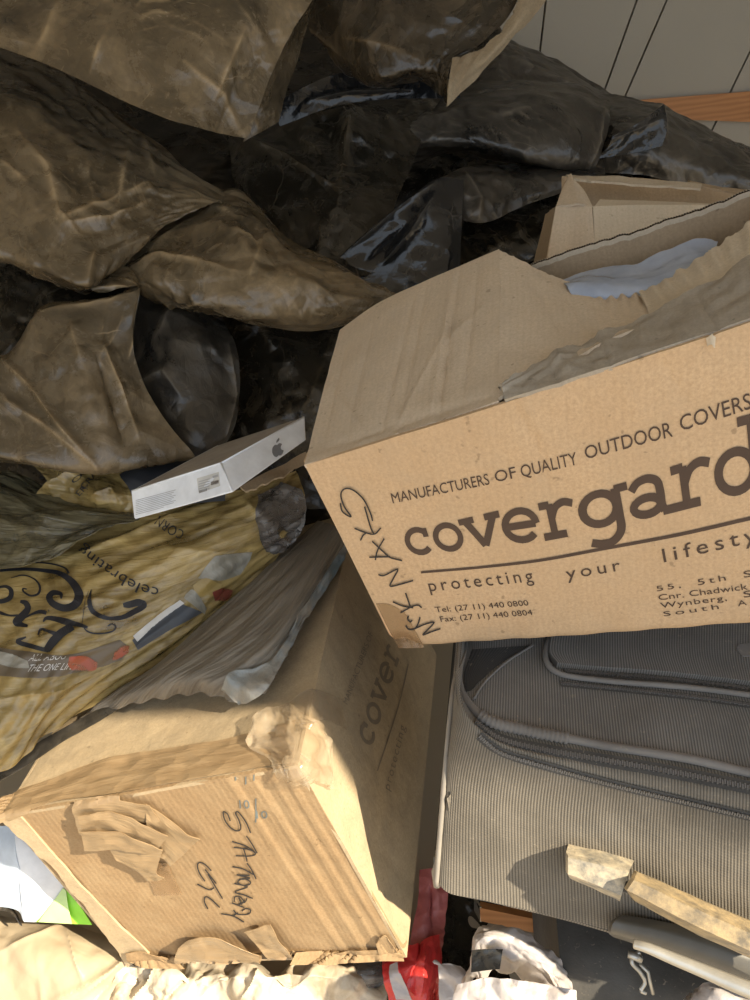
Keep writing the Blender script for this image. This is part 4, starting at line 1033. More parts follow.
# top left drape
t1 = thing('plastic_tarp', P(120, 140, 1.4), 'broad dusty brown plastic sheet hanging over the top of the heap', 'tarp')
sheet([[(-120, -140, 1.56), (60, -140, 1.54), (170, -140, 1.52), (265, -140, 1.52), (380, -130, 1.56)],
       [(-120, -40, 1.44), (45, -30, 1.40), (135, -25, 1.38), (230, -20, 1.40), (318, -10, 1.47)],
       [(-120, -10, 1.40), (32, 24, 1.35), (115, 38, 1.33), (205, 50, 1.35), (283, 48, 1.45)],
       [(-120, 8, 1.39), (22, 54, 1.345), (98, 88, 1.325), (180, 122, 1.34), (247, 139, 1.43)]], M_TARP2, 'sheet', t1, (130, 100), .008, .13, .003, .04, seed=311,
      cr=[([(245, 30), (215, 100)], .006, 6), ([(60, 0), (35, 50)], .007, 7), ([(185, 60), (225, 95), (240, 130)], .006, 6), ([(90, 75), (105, 35)], .005, 4)])
sheet([[(335, -60, 1.56), (345, -60, 1.60)], [(306, 5, 1.48), (314, 5, 1.53)], [(276, 60, 1.475), (300, 50, 1.53)], [(252, 115, 1.475), (286, 95, 1.53)], [(243, 142, 1.475), (278, 122, 1.53)]], M_TARP, 'turned_edge', t1, (30, 60), .003, .08, .002, .03, seed=313)  # darker plastic colour stands in for the shading of this turned edge
# top centre sheet with a torn, caked edge
t2 = thing('plastic_tarp', P(400, 100, 1.42), 'dark sagging plastic sheet with a torn pale caked edge near the wall', 'tarp')
sheet([[(285, -130, 1.60), (360, -130, 1.48), (440, -130, 1.46), (560, -120, 1.46)],
       [(303, 0, 1.56), (365, 2, 1.44), (432, 2, 1.41), (520, -5, 1.42)],
       [(318, 40, 1.56), (366, 50, 1.44), (422, 42, 1.41), (488, 36, 1.41)],
       [(340, 70, 1.57), (370, 84, 1.47), (415, 71, 1.42), (452, 62, 1.40)],
       [(342, 72, 1.66), (372, 85, 1.60), (418, 80, 1.50), (448, 104, 1.40)]], M_TARPD, 'sheet', t2, (100, 80), .008, .12, .003, .04, seed=321,
      cr=[([(308, 25), (345, 60)], .006, 5), ([(345, 38), (380, 45), (420, 60)], .008, 6)])
sheet([[(452, 60, 1.395), (478, 51, 1.395), (508, 22, 1.395), (524, -30, 1.40)], [(449, 82, 1.385), (476, 66, 1.385), (512, 30, 1.385), (545, -25, 1.39)], [(447, 106, 1.39), (480, 74, 1.40), (515, 36, 1.40), (566, -20, 1.41)]], M_TORN, 'torn_edge', t2, (70, 26), .003, .05, .0025, .02, seed=325, jag=[('t', .006, 14), ('b', .003, 12)], th=.004)
# upper left fold: a big cone-shaped lobe
t3 = thing('plastic_tarp', P(150, 330, 1.48), 'dusty brown plastic tarp in two thick crumpled folds beside the printed box', 'tarp')
sheet([[(-120, -10, 1.78), (0, 40, 1.72), (60, 72, 1.70), (140, 132, 1.68), (236, 200, 1.64)],
       [(-120, 60, 1.58), (0, 92, 1.52), (60, 116, 1.52), (135, 160, 1.53), (224, 203, 1.56)],
       [(-120, 140, 1.46), (0, 158, 1.42), (52, 178, 1.42), (112, 200, 1.45), (205, 207, 1.53)],
       [(-120, 205, 1.41), (0, 215, 1.385), (42, 232, 1.375), (90, 250, 1.39), (165, 226, 1.49)],
       [(-120, 240, 1.41), (0, 258, 1.385), (42, 273, 1.37), (85, 287, 1.365), (126, 263, 1.45)],
       [(-120, 246, 1.52), (0, 262, 1.52), (42, 276, 1.52), (86, 289, 1.50), (128, 265, 1.53)]], M_TARP2, 'fold', t3, (140, 120), .010, .12, .004, .04, .6, .5, 331,
      cr=[([(20, 135), (48, 170), (60, 215), (80, 235)], .014, 9), ([(58, 222), (100, 205), (160, 180)], .008, 5), ([(62, 226), (110, 220), (150, 200)], .009, 4), ([(118, 205), (130, 140)], .010, 8), ([(86, 285), (95, 252)], .010, 5), ([(0, 160), (25, 180)], .008, 5), ([(140, 135), (155, 175)], .008, 5)])
sheet([[(100, 265, 1.60), (165, 222, 1.62), (238, 191, 1.64), (288, 238, 1.62), (340, 264, 1.58), (396, 292, 1.54)],
       [(110, 268, 1.50), (168, 240, 1.50), (236, 222, 1.50), (288, 256, 1.48), (342, 277, 1.48), (396, 294, 1.52)],
       [(117, 275, 1.45), (170, 272, 1.43), (228, 268, 1.42), (288, 284, 1.41), (342, 295, 1.43), (394, 297, 1.51)],
       [(128, 287, 1.46), (175, 301, 1.44), (226, 306, 1.42), (290, 317, 1.42), (342, 314, 1.44), (390, 302, 1.52)],
       [(133, 290, 1.55), (180, 308, 1.53), (230, 319, 1.51), (295, 332, 1.50), (350, 325, 1.51), (388, 306, 1.55)]], M_TARP2, 'fold', t3, (150, 90), .010, .085, .005, .032, .4, .4, 341,
      cr=[([(142, 255), (185, 222), (236, 195)], .008, 4), ([(140, 262), (160, 252), (240, 270)], .012, 6), ([(250, 275), (262, 240), (225, 230)], .008, 5), ([(205, 200), (235, 215)], .007, 4)])
# lower left drape
sheet([[(-120, 372, 1.50), (0, 362, 1.49), (38, 314, 1.49), (92, 307, 1.48), (141, 293, 1.47)],
       [(-120, 368, 1.38), (0, 357, 1.375), (37, 309, 1.385), (92, 302, 1.385), (141, 288, 1.40)],
       [(-120, 385, 1.35), (0, 378, 1.345), (42, 345, 1.355), (88, 342, 1.345), (133, 345, 1.38)],
       [(-120, 420, 1.33), (0, 415, 1.33), (55, 410, 1.325), (105, 408, 1.325), (155, 403, 1.38)],
       [(-120, 448, 1.32), (0, 457, 1.315), (60, 466, 1.31), (112, 467, 1.325), (193, 453, 1.385)],
       [(-120, 456, 1.40), (0, 464, 1.39), (60, 470, 1.39), (112, 471, 1.40), (191, 457, 1.44)]], M_TARP, 'plastic_tarp', None, (130, 120), .007, .12, .003, .035, .8, 1.1, 351,
      cr=[([(38, 311), (90, 304), (140, 290)], .008, 5), ([(2, 359), (30, 385), (60, 425), (98, 466)], .018, 5), ([(0, 396), (45, 425), (95, 465)], .012, 5), ([(95, 350), (112, 400), (125, 445)], -.014, 5), ([(104, 345), (124, 395), (140, 440)], .010, 4), ([(70, 320), (82, 360)], .008, 5), ([(140, 292), (136, 330), (129, 358)], .006, 3)],
      lab='dusty brown plastic tarp hanging in creases just above the gold bag', cat='tarp')
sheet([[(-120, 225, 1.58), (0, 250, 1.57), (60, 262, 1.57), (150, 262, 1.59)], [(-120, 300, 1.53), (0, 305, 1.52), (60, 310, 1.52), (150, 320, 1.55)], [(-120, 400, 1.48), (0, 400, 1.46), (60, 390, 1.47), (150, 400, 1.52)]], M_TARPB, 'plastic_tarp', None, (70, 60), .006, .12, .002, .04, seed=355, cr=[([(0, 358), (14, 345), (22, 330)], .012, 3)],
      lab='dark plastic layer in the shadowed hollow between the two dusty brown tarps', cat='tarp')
sheet([[(84, 287, 1.40), (104, 272, 1.45), (120, 262, 1.47)], [(92, 290, 1.40), (114, 281, 1.42), (133, 272, 1.45)], [(100, 293, 1.42), (122, 289, 1.41), (141, 287, 1.42)]], M_TARP2, 'turned_corner', t3, (40, 30), .004, .06, .002, .03, seed=357, cr=[([(86, 287), (115, 287), (140, 288)], .006, 3), ([(124, 280), (140, 288)], .006, 2.5)])
sheet([[(105, 258, 1.60), (165, 282, 1.58), (222, 315, 1.60)], [(112, 330, 1.52), (175, 335, 1.49), (236, 350, 1.55)], [(125, 400, 1.49), (185, 398, 1.46), (239, 396, 1.53)], [(150, 445, 1.47), (192, 440, 1.455), (233, 430, 1.50)], [(175, 474, 1.48), (203, 472, 1.475), (216, 462, 1.49)]], M_TARPG, 'plastic_tarp', None, (90, 100), .007, .12, .003, .04, seed=361,
      cr=[([(145, 380), (165, 372), (182, 398)], .010, 4), ([(155, 340), (175, 300)], .006, 5), ([(228, 345), (236, 395), (225, 440)], .008, 3)], lab='rounded dark plastic sack side bulging behind the small white box', cat='tarp')
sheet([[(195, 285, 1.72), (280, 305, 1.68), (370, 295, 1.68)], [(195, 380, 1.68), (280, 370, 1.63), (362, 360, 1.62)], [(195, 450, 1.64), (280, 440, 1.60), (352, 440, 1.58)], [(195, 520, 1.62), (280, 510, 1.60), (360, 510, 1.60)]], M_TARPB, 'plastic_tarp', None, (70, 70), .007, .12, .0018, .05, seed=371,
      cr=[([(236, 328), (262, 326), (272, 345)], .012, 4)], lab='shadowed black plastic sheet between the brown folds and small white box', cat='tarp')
# dark middle folds
sheet([[(225, 40, 1.95), (300, 60, 1.92), (370, 80, 1.88), (450, 85, 1.88)],
       [(228, 128, 1.82), (290, 124, 1.78), (350, 112, 1.77), (430, 118, 1.78)],
       [(232, 170, 1.76), (290, 168, 1.73), (342, 172, 1.71), (412, 165, 1.74)],
       [(240, 215, 1.72), (292, 215, 1.69), (342, 215, 1.67), (395, 205, 1.70)],
       [(260, 275, 1.68), (302, 278, 1.66), (342, 280, 1.64), (385, 270, 1.66)]], M_TARPB, 'plastic_tarp', None, (110, 110), .012, .12, .004, .045, .8, .9, 381,
      cr=[([(352, 110), (345, 150), (340, 192)], .030, 9), ([(245, 142), (290, 160), (340, 194)], .022, 8), ([(282, 128), (350, 115)], .018, 6), ([(300, 140), (322, 155)], .014, 6)], lab='black plastic tarp with deep dark folds in the middle of the heap', cat='tarp')
sheet([[(272, 104, 1.66), (330, 76, 1.655), (400, 66, 1.65), (460, 70, 1.65)], [(276, 116, 1.668), (333, 90, 1.663), (398, 82, 1.658), (460, 85, 1.658)], [(280, 126, 1.676), (336, 106, 1.672), (396, 99, 1.668), (460, 98, 1.668)]], M_TARPK, 'plastic_tarp', None, (90, 40), .003, .12, .0012, .05, 1.5, 1.4, 391,
      cr=[([(310, 100), (350, 92), (410, 90)], .010, 3)], lab='glossy blue-black plastic strip catching the light above the dark folds', cat='tarp')
# rolls towards the wall
t4 = thing('plastic_tarp', P(560, 180, 1.9), 'grey-black plastic sheeting rolled up along the wall behind the pale box', 'tarp')
sheet([[(440, 92, 2.16), (495, 42, 2.16), (512, 40, 2.16), (560, 62, 2.16), (622, 100, 2.16), (730, 146, 2.16)], [(440, 102, 2.08), (490, 60, 2.06), (512, 58, 2.06), (556, 76, 2.06), (615, 106, 2.06), (730, 156, 2.06)], [(440, 140, 2.02), (490, 100, 2.0), (512, 100, 2.0), (550, 110, 2.0), (615, 130, 2.0), (730, 170, 2.0)]], M_TARPG, 'ridge', t4, (90, 40), .006, .08, .003, .03, seed=401, cr=[([(498, 55), (545, 76), (600, 97)], .014, 3)])
sheet([[(385, 100, 1.97), (450, 90, 1.95), (520, 80, 1.95), (572, 84, 1.97), (609, 100, 1.98)],
       [(380, 116, 1.84), (450, 104, 1.80), (520, 96, 1.80), (572, 102, 1.82), (611, 110, 1.88)],
       [(380, 140, 1.78), (450, 126, 1.74), (520, 126, 1.73), (572, 130, 1.76), (606, 138, 1.84)],
       [(385, 162, 1.80), (450, 146, 1.76), (520, 159, 1.74), (560, 166, 1.78), (592, 166, 1.84)],
       [(390, 172, 1.90), (450, 153, 1.90), (520, 165, 1.90), (560, 171, 1.92), (588, 171, 1.94)]], M_TARPG, 'roll', t4, (120, 80), .008, .10, .003, .035, .5, .3, 411, cr=[([(605, 102), (600, 140), (585, 168)], .008, 3), ([(480, 120), (540, 105)], .006, 5)])
sheet([[(585, 92, 2.06), (630, 99, 2.05), (662, 105, 2.05), (705, 129, 2.05), (760, 158, 2.05), (840, 190, 2.05)],
       [(585, 118, 1.96), (630, 118, 1.92), (664, 124, 1.92), (705, 146, 1.94), (760, 170, 1.94), (840, 200, 1.94)],
       [(580, 145, 1.92), (630, 148, 1.86), (665, 152, 1.86), (705, 165, 1.88), (760, 181, 1.90), (840, 210, 1.90)],
       [(572, 172, 1.94), (630, 174, 1.90), (665, 180, 1.89), (705, 189, 1.90), (760, 196, 1.92), (840, 225, 1.92)]], M_TARPG, 'roll', t4, (120, 70), .008, .09, .003, .035, seed=421, cr=[([(662, 106), (666, 140)], .014, 4), ([(700, 135), (755, 165)], .010, 4)])
sheet([[(612, 136, 1.815), (640, 122, 1.815), (664, 104, 1.815)], [(606, 150, 1.825), (640, 137, 1.825), (667, 128, 1.828)], [(590, 160, 1.832), (638, 152, 1.836), (662, 146, 1.838)]], M_TARPK, 'shiny_patch', t4, (50, 40), .004, .08, .002, .04, seed=425, cr=[([(610, 140), (640, 128), (664, 118)], .008, 4)])
sheet([[(675, 112, 2.16), (720, 135, 2.16), (780, 160, 2.16)], [(680, 128, 2.10), (720, 148, 2.10), (780, 172, 2.10)], [(690, 150, 2.10), (720, 165, 2.10), (780, 190, 2.10)]], M_TARPG, 'ridge', t4, (40, 30), .006, .08, .003, .03, seed=427)
# glossy curtain behind the printed carton
t5 = thing('plastic_tarp', P(430, 300, 1.62), 'glossy black plastic curtain with bright streaks behind the printed box', 'tarp')
sheet([[(330, 266, 1.66), (375, 226, 1.65), (410, 200, 1.64), (437, 179, 1.64), (463, 180, 1.66)],
       [(350, 272, 1.655), (388, 240, 1.645), (416, 220, 1.63), (440, 213, 1.63), (462, 213, 1.655)],
       [(370, 290, 1.66), (398, 265, 1.65), (422, 254, 1.635), (445, 246, 1.635), (461, 246, 1.66)],
       [(385, 315, 1.665), (410, 305, 1.655), (430, 300, 1.645), (448, 295, 1.645), (460, 290, 1.665)]], M_TARPK, 'sheet', t5, (90, 80), .003, .14, .0012, .06, 1.0, .7, 431,
      cr=[([(340, 258), (390, 218), (436, 183)], .016, 5), ([(384, 262), (410, 235), (432, 200)], .014, 4), ([(365, 262), (405, 225)], -.010, 4)])
sheet([[(434, 180, 1.74), (470, 166, 1.76), (530, 165, 1.80), (605, 168, 1.84)], [(442, 190, 1.69), (476, 178, 1.70), (530, 176, 1.74), (605, 175, 1.80)], [(455, 208, 1.68), (482, 208, 1.68), (530, 193, 1.72), (598, 180, 1.80)], [(464, 220, 1.69), (488, 222, 1.69), (530, 204, 1.73), (592, 184, 1.80)]], M_TARPG, 'sheet', t5, (90, 50), .008, .09, .003, .035, seed=441, cr=[([(465, 172), (480, 200), (478, 218)], .016, 5), ([(440, 182), (470, 200)], .012, 5)])
sheet([[(455, 205, 1.86), (500, 205, 1.86), (570, 185, 1.9)], [(455, 240, 1.80), (500, 240, 1.78), (570, 230, 1.85)], [(455, 290, 1.75), (500, 290, 1.75), (570, 290, 1.8)]], M_TARPB, 'sheet', t5, (40, 40), .012, .09, .004, .04, seed=451)

# ------------------------------------------------------------------ gold bag, contents and the dusty pad on the taped carton
def tp(px, py, h): # depth of a point a height h above the taped carton's top
    q = on_top(px, py, h); return (px, py, float((q - CAM) @ FW))
gold = thing('shopping_bag', on_top(130, 660, .01), 'translucent gold plastic shopping bag with black scroll print, full of magazines', 'bag')
GC = [[(-120, 470, 1.55), (0, 482, 1.53), (70, 500, 1.50), (150, 505, 1.47), (230, 492, 1.46), (296, 470, 1.50)],
      [(-120, 530, 1.46), (0, 535, 1.44), (70, 545, 1.42), (150, 540, 1.40), (235, 520, 1.41), (305, 498, 1.47)],
      [(-120, 600, 1.38), (0, 600, 1.36), (70, 600, 1.345), (145, 585, 1.35), (225, 558, 1.39), (298, 525, 1.48)],
      [(-120, 670, 1.32), (0, 665, 1.30), (65, 650, 1.30), (130, 635, 1.33), (205, 605, 1.39), (275, 560, 1.48)],
      [(-120, 730, 1.28), (0, 720, 1.26), (55, 700, 1.29), (115, 675, 1.33), (190, 635, 1.40), (250, 590, 1.48)],
      [(-120, 800, 1.27), (0, 772, 1.27), (45, 738, 1.31), (100, 700, 1.36), (175, 652, 1.43), (240, 604, 1.50)]]
def gold_disp(s):
    h = .55 * crumple(s.s, s.t, .16, .020, 501, 1, 1.6, -.55) + .005 * fbm2(s.s * 8, s.t * 8, 502)
    q = s.s * math.sin(.5) + s.t * math.cos(.5)
    h += .0030 * np.sin(q * 150 + 4 * n2(s.s * 5, s.t * 5, 503)) * (.4 + .6 * (n2(s.s * 9, s.t * 9, 504) > 0))
    for pts, a, w in [([(60, 560), (120, 540), (200, 505)], .010, 4), ([(0, 700), (60, 690), (110, 668)], .010, 4), ([(245, 500), (290, 545)], .012, 5), ([(160, 548), (215, 553), (258, 545)], .008, 5), ([(0, 655), (60, 660), (130, 640)], .006, 5), ([(40, 600), (150, 600)], .005, 4), ([(30, 640), (160, 610)], .004, 4)]:
        h += crease(s, pts, a, w)
    return h
gp_ = Patch(GC, 170, 150, gold_disp); go = gp_.build('film', M_GOLD, gold, th=.0008)
GB = bvh_of(gp_.front())
# swirls and letters (printed upside down as the bag lies)
def gz(pts): return [(a / 5.357, 540 + b / 5.357) for a, b in pts]
sw = [([(0, 165), (120, 158), (240, 165), (330, 185), (395, 235), (425, 300), (400, 350), (345, 365), (290, 345), (265, 310), (285, 285), (325, 290), (330, 315)], [14, 16, 20, 26, 40, 50, 46, 40, 36, 34, 30, 22, 8]),
      ([(60, 140), (160, 122), (270, 128), (345, 150), (370, 180)], [3, 7, 8, 9, 12]),
      ([(60, 205), (130, 190), (190, 215), (215, 255), (205, 290), (165, 300), (130, 280), (125, 262), (145, 265)], [4, 6, 8, 12, 12, 10, 9, 9, 7]),
      ([(-40, 320), (10, 330), (55, 310), (60, 270), (30, 250), (-20, 260)], [20, 24, 28, 24, 16, 10]),
      ([(490, 265), (480, 330), (500, 385), (570, 418), (650, 415), (720, 385), (770, 350), (740, 335), (690, 345), (660, 350)], [4, 24, 26, 22, 22, 30, 36, 40, 36, 20]),
      ([(440, 455), (470, 490), (530, 502), (600, 490), (620, 465), (600, 450), (578, 460)], [3, 8, 9, 8, 8, 8, 9]),
      ([(475, 275), (455, 340), (440, 455)], [2, 3, 3]),
      ([(110, 330), (140, 340), (150, 370), (120, 410), (90, 440), (120, 455), (150, 462)], [14, 30, 34, 42, 44, 26, 12]),
      ([(250, 392), (215, 385), (170, 400), (130, 420)], [20, 20, 10, 10]), ([(0, 390), (50, 405), (100, 405)], [18, 10, 12]),
      ([(470, 468), (360, 440), (260, 418), (232, 438)], [12, 36, 22, 8]), ([(390, 462), (330, 500), (285, 545), (250, 592)], [44, 48, 50, 40]),
      ([(262, 594), (170, 570), (95, 545), (140, 520)], [22, 26, 24, 8]), ([(320, 510), (255, 488), (220, 478), (205, 510)], [26, 14, 12, 8])]
for pts, ws in sw:
    L = smoothline(gz(pts), 6); w = np.interp(np.linspace(0, 1, len(L)), np.linspace(0, 1, len(ws)), ws) / 5.357
    decal('scroll_print', [ribbon(L, w)], GB, M_PEN, go, .0012)
def path_text(s, pts, h, name, mat, parent, bvh, up):
    L = smoothline(pts, 8); d = np.r_[0, np.cumsum(np.hypot(*np.diff(L, axis=0).T))]
    V, F = text2d(s, 1.05); tot = d[-1]
    out = []
    for x, y in V:
        q = x * tot; bx_ = np.interp(q, d, L[:, 0]); by_ = np.interp(q, d, L[:, 1])
        e = np.array([np.interp(min(q + 1, tot), d, L[:, k]) - np.interp(max(q - 1, 0), d, L[:, k]) for k in (0, 1)]); e /= np.linalg.norm(e) + 1e-9
        nrm = np.array([e[1], -e[0]])
        out.append((bx_ + nrm[0] * y * h, by_ + nrm[1] * y * h))
    decal(name, [(np.array(out), F)], bvh, mat, parent, .0014)
path_text('celebrating', [(159, 588), (140, 583), (120, 572), (100, 558), (83, 545)], 13, 'bag_lettering', M_PEN, go, GB, 1)
path_text('over', [(75, 540), (66, 530), (60, 522)], 13, 'bag_lettering', M_PEN, go, GB, 1)
path_text('CORN', [(185, 531), (174, 526), (160, 516)], 12, 'bag_lettering', M_PEN, go, GB, 1)
# openings in the print where the contents show: magazines inside the bag
def flatpiece(name, q, mat, parent=None, th=.006, lab=None, cat=None, n=6):
    o = Patch([[q[0], q[1]], [q[3], q[2]]], n, n, None).build(name, mat, parent, th=th, smooth=False)
    if lab: tag(o, lab, cat)
    return o
M_MAG = film_mat('magazine cover', (.13, .10, .07), .85, .3, .2, (.22, .17, .11), 20, a2=.6)
M_WHITE = flat_mat('white page edge', (.62, .60, .57), .6)
M_SLATE = flat_mat('slate book cover', (.075, .08, .09), .5)
M_FLOWER = film_mat('red flower print', (.42, .07, .04), .95, .3, .2, (.45, .20, .09), 60, a2=.15)
M_YEL = film_mat('yellow print', (.36, .25, .08), .9, .3, .3, (.45, .33, .13), 40, a2=.4); M_DRED = film_mat('dark red print', (.17, .03, .025), .95, .3, .3, (.25, .07, .04), 40, a2=.5)
M_GREYP = film_mat('grey white print', (.24, .22, .17), .8, .35, .3, (.46, .44, .38), 30, (1, 4, 1), (0, 0, .7))
LB = GB
mg = draped([[(0, 648), (30, 652), (70, 655), (120, 640)], [(0, 664), (35, 668), (75, 664), (128, 648)], [(0, 676), (40, 678), (80, 672), (122, 660)]], GB, 40, 20, 0.0020)
mgo = mg.build('magazine', M_MAG, gold, th=.001, label='magazine cover showing through the bag')
MB_ = bvh_of(mg.front())
decal('magazine_lettering', [word('ALL ABOUT', (28, 661), (70, 659), (33, 653), (75, 651))], MB_, M_WHITE, mgo, .001)
decal('magazine_lettering', [word('THE ONE LIFE', (26, 672), (72, 669), (32, 663), (77, 661))], MB_, M_WHITE, mgo, .001)
for c_ in ([[(70, 657), (84, 655), (97, 662)], [(68, 664), (84, 664), (96, 668)], [(72, 670), (84, 671), (92, 670)]], [[(114, 652), (122, 646), (129, 645)], [(112, 660), (120, 658), (128, 652)]]):
    draped(c_, GB, 14, 10, 0.0034).build('flower_print', M_FLOWER, gold, th=.0006)
draped([[(0, 652), (14, 655), (28, 660)], [(0, 664), (14, 668), (30, 668)]], GB, 12, 8, 0.0034).build('pale_print', M_GREYP, gold, th=.0006)
bk_ = draped([[(132, 640), (155, 622), (182, 604)], [(138, 650), (170, 630), (202, 612)]], GB, 30, 10, 0.0022).build('book', M_SLATE, gold, th=.001, label='slate book cover showing through the bag')
draped([[(133, 636), (155, 618), (180, 600)], [(137, 641), (158, 622), (184, 603)]], GB, 30, 6, 0.0030).build('page_edge', M_WHITE, gold, th=.001, label='white page edge')
draped([[(215, 556), (235, 553), (252, 552)], [(205, 568), (228, 568), (248, 562)], [(198, 578), (222, 580), (240, 574)]], GB, 24, 16, 0.0020).build('printed_page', M_GREYP, gold, th=.001)
draped([[(193, 585), (205, 578), (222, 584)], [(196, 596), (208, 596), (216, 594)]], GB, 12, 10, 0.0026).build('printed_page', M_YEL, gold, th=.001)
draped([[(212, 592), (222, 588), (232, 590)], [(214, 600), (222, 600), (228, 598)]], GB, 12, 8, 0.0034).build('printed_page', M_DRED, gold, th=.001)
draped([[(186, 594), (194, 590), (206, 608)], [(184, 598), (192, 604), (204, 614)]], GB, 12, 8, 0.0034).build('printed_page', M_GREYP, gold, th=.001)
# grey film knot at the bag's end
draped([[(258, 496), (280, 486), (302, 492)], [(256, 520), (280, 514), (306, 516)], [(260, 540), (282, 540), (300, 534)], [(266, 552), (278, 552), (288, 546)]], GB, 44, 44, .003, .008, .09, 519).build('film_end', M_GREYFILM, gold, th=.001, label='grey gathered film end')
# darker olive bag tucked behind it and a smaller printed one
sheet([[(-120, 462, 1.56), (0, 470, 1.53), (60, 488, 1.50), (140, 508, 1.46)], [(-120, 500, 1.46), (0, 503, 1.44), (60, 516, 1.41), (138, 518, 1.40)], [(-120, 540, 1.40), (0, 540, 1.38), (50, 540, 1.37), (100, 530, 1.37)], [(-120, 572, 1.36), (0, 568, 1.35), (35, 562, 1.345), (60, 556, 1.35)]], M_OLIVE, 'shopping_bag', None, (110, 80), .008, .09, .004, .04, 1.2, -.3, 521,
      lab='dark olive translucent plastic bag tucked against the gold bag, beneath the brown tarp', cat='bag', cr=[([(25, 518), (80, 516), (135, 516)], .008, 4), ([(55, 548), (90, 540)], .008, 3)])
sm = sheet([[(30, 462, 1.52), (80, 462, 1.48), (125, 466, 1.46)], [(45, 480, 1.48), (85, 480, 1.44), (130, 484, 1.43)], [(40, 494, 1.48), (88, 500, 1.43), (134, 502, 1.42)], [(45, 506, 1.50), (90, 510, 1.46), (136, 514, 1.44)]], M_GOLD, 'printed_wrapper', None, (70, 50), .012, .06, .005, .03, seed=531,
      lab='crinkled gold plastic wrapper with dark print, beside the small white box', cat='wrapper', cr=[([(45, 492), (60, 480), (85, 470)], .014, 3), ([(92, 497), (112, 488), (120, 500)], .012, 4)])
SMB = bvh_of(sm[0].front())
for s_, b0_, b1_, t0_, t1_ in (('CRA', (84, 490), (98, 474), (79, 486), (93, 470)), ('ER', (80, 496), (88, 488), (75, 492), (83, 484)), ('OV', (74, 484), (92, 470), (70, 480), (88, 466))):
    decal('wrapper_lettering', [word(s_, b0_, b1_, t0_, t1_)], SMB, M_PEN, sm[1], .0012)
# dark cloth under the small box, and torn cardboard strip
dc = Patch([[(118, 462, 1.50), (150, 455, 1.50), (200, 446, 1.52)], [(120, 476, 1.44), (155, 470, 1.42), (215, 458, 1.46)], [(128, 486, 1.42), (160, 490, 1.38), (225, 480, 1.40)], [(134, 500, 1.42), (165, 505, 1.40), (225, 500, 1.42)]], 40, 40, lambda s: .006 * fbm2(s.s * 9, s.t * 9, 541))
tag(dc.build('cloth_bundle', M_DARKCLOTH, th=.02), 'dark slate cloth bundle under the small white box', 'cloth')
cs = Patch([[(240, 486, 1.40), (275, 468, 1.44), (306, 452, 1.48)], [(246, 492, 1.39), (280, 477, 1.42), (308, 462, 1.47)]], 30, 10, lambda s: .004 * fbm2(s.s * 20, s.t * 20, 551), jag=[('b', .004, 14)])
tag(cs.build('cardboard_strip', M_CARDIN, th=.004), 'torn brown cardboard strip beneath the small white box', 'cardboard')
# dusty plastic-covered pad
pad = thing('padded_cover', on_top(200, 680, .01), 'dusty grey padded sheet in plastic with bluish edge on the taped box', 'pad')
PC = [[tp(318, 522, .05), tp(330, 524, .05), tp(342, 530, .045), tp(351, 540, .03)],
      [tp(262, 572, .07), tp(285, 575, .075), tp(312, 580, .06), tp(332, 578, .03)],
      [tp(205, 622, .06), tp(235, 625, .08), tp(275, 632, .065), tp(303, 622, .03)],
      [tp(155, 665, .05), tp(185, 660, .08), tp(240, 662, .07), tp(280, 665, .03)],
      [tp(110, 695, .04), tp(150, 685, .065), tp(205, 680, .07), tp(262, 692, .035)],
      [tp(80, 718, .015), tp(130, 705, .025), tp(195, 694, .03), tp(240, 704, .02)]]
def pad_disp(s):
    q = s.u * 1.0
    h = .004 * fbm2(s.s * 8, s.t * 8, 561) + .0025 * np.sin(s.s * 120 + 5 * n2(s.s * 7, s.t * 7, 562)) * np.sin(s.v * 3.1)
    h += .0035 * np.sin(s.px * .30 + 5 * n2(s.s * 9, s.t * 9, 563)) * np.clip((s.v - .72) / .28, 0, 1)
    return h
pp_ = Patch(PC, 110, 110, pad_disp); po = pp_.build('cover', M_PAD, pad, th=.012)
PB_ = bvh_of(pp_.front())
draped([[(348, 540), (351, 541)], [(326, 572), (332, 578)], [(296, 618), (303, 622)], [(270, 662), (281, 666)], [(232, 672), (262, 694)], [(222, 688), (240, 704)]], PB_, 14, 70, .002, .006, .03, 571).build('plastic_edge', M_PADEDGE, pad, th=.002, label='crinkled pale blue plastic edge')
for c_ in ([(268, 600), (280, 588), (270, 622)], ): pass
# dark film strip running under the gold bag's edge
df = Patch([[tp(240, 600, .03), tp(180, 648, .03), tp(110, 700, .03), tp(40, 742, .03), tp(-40, 790, .03)], [tp(246, 604, .02), tp(190, 655, .02), tp(122, 706, .02), tp(50, 750, .02), tp(-40, 805, .02)]], 70, 12, lambda s: .004 * fbm2(s.s * 12, s.t * 30, 581))
tag(df.build('film_strip', M_TARPG, th=.002), 'dark plastic film strip along the edge of the gold bag', 'plastic film')

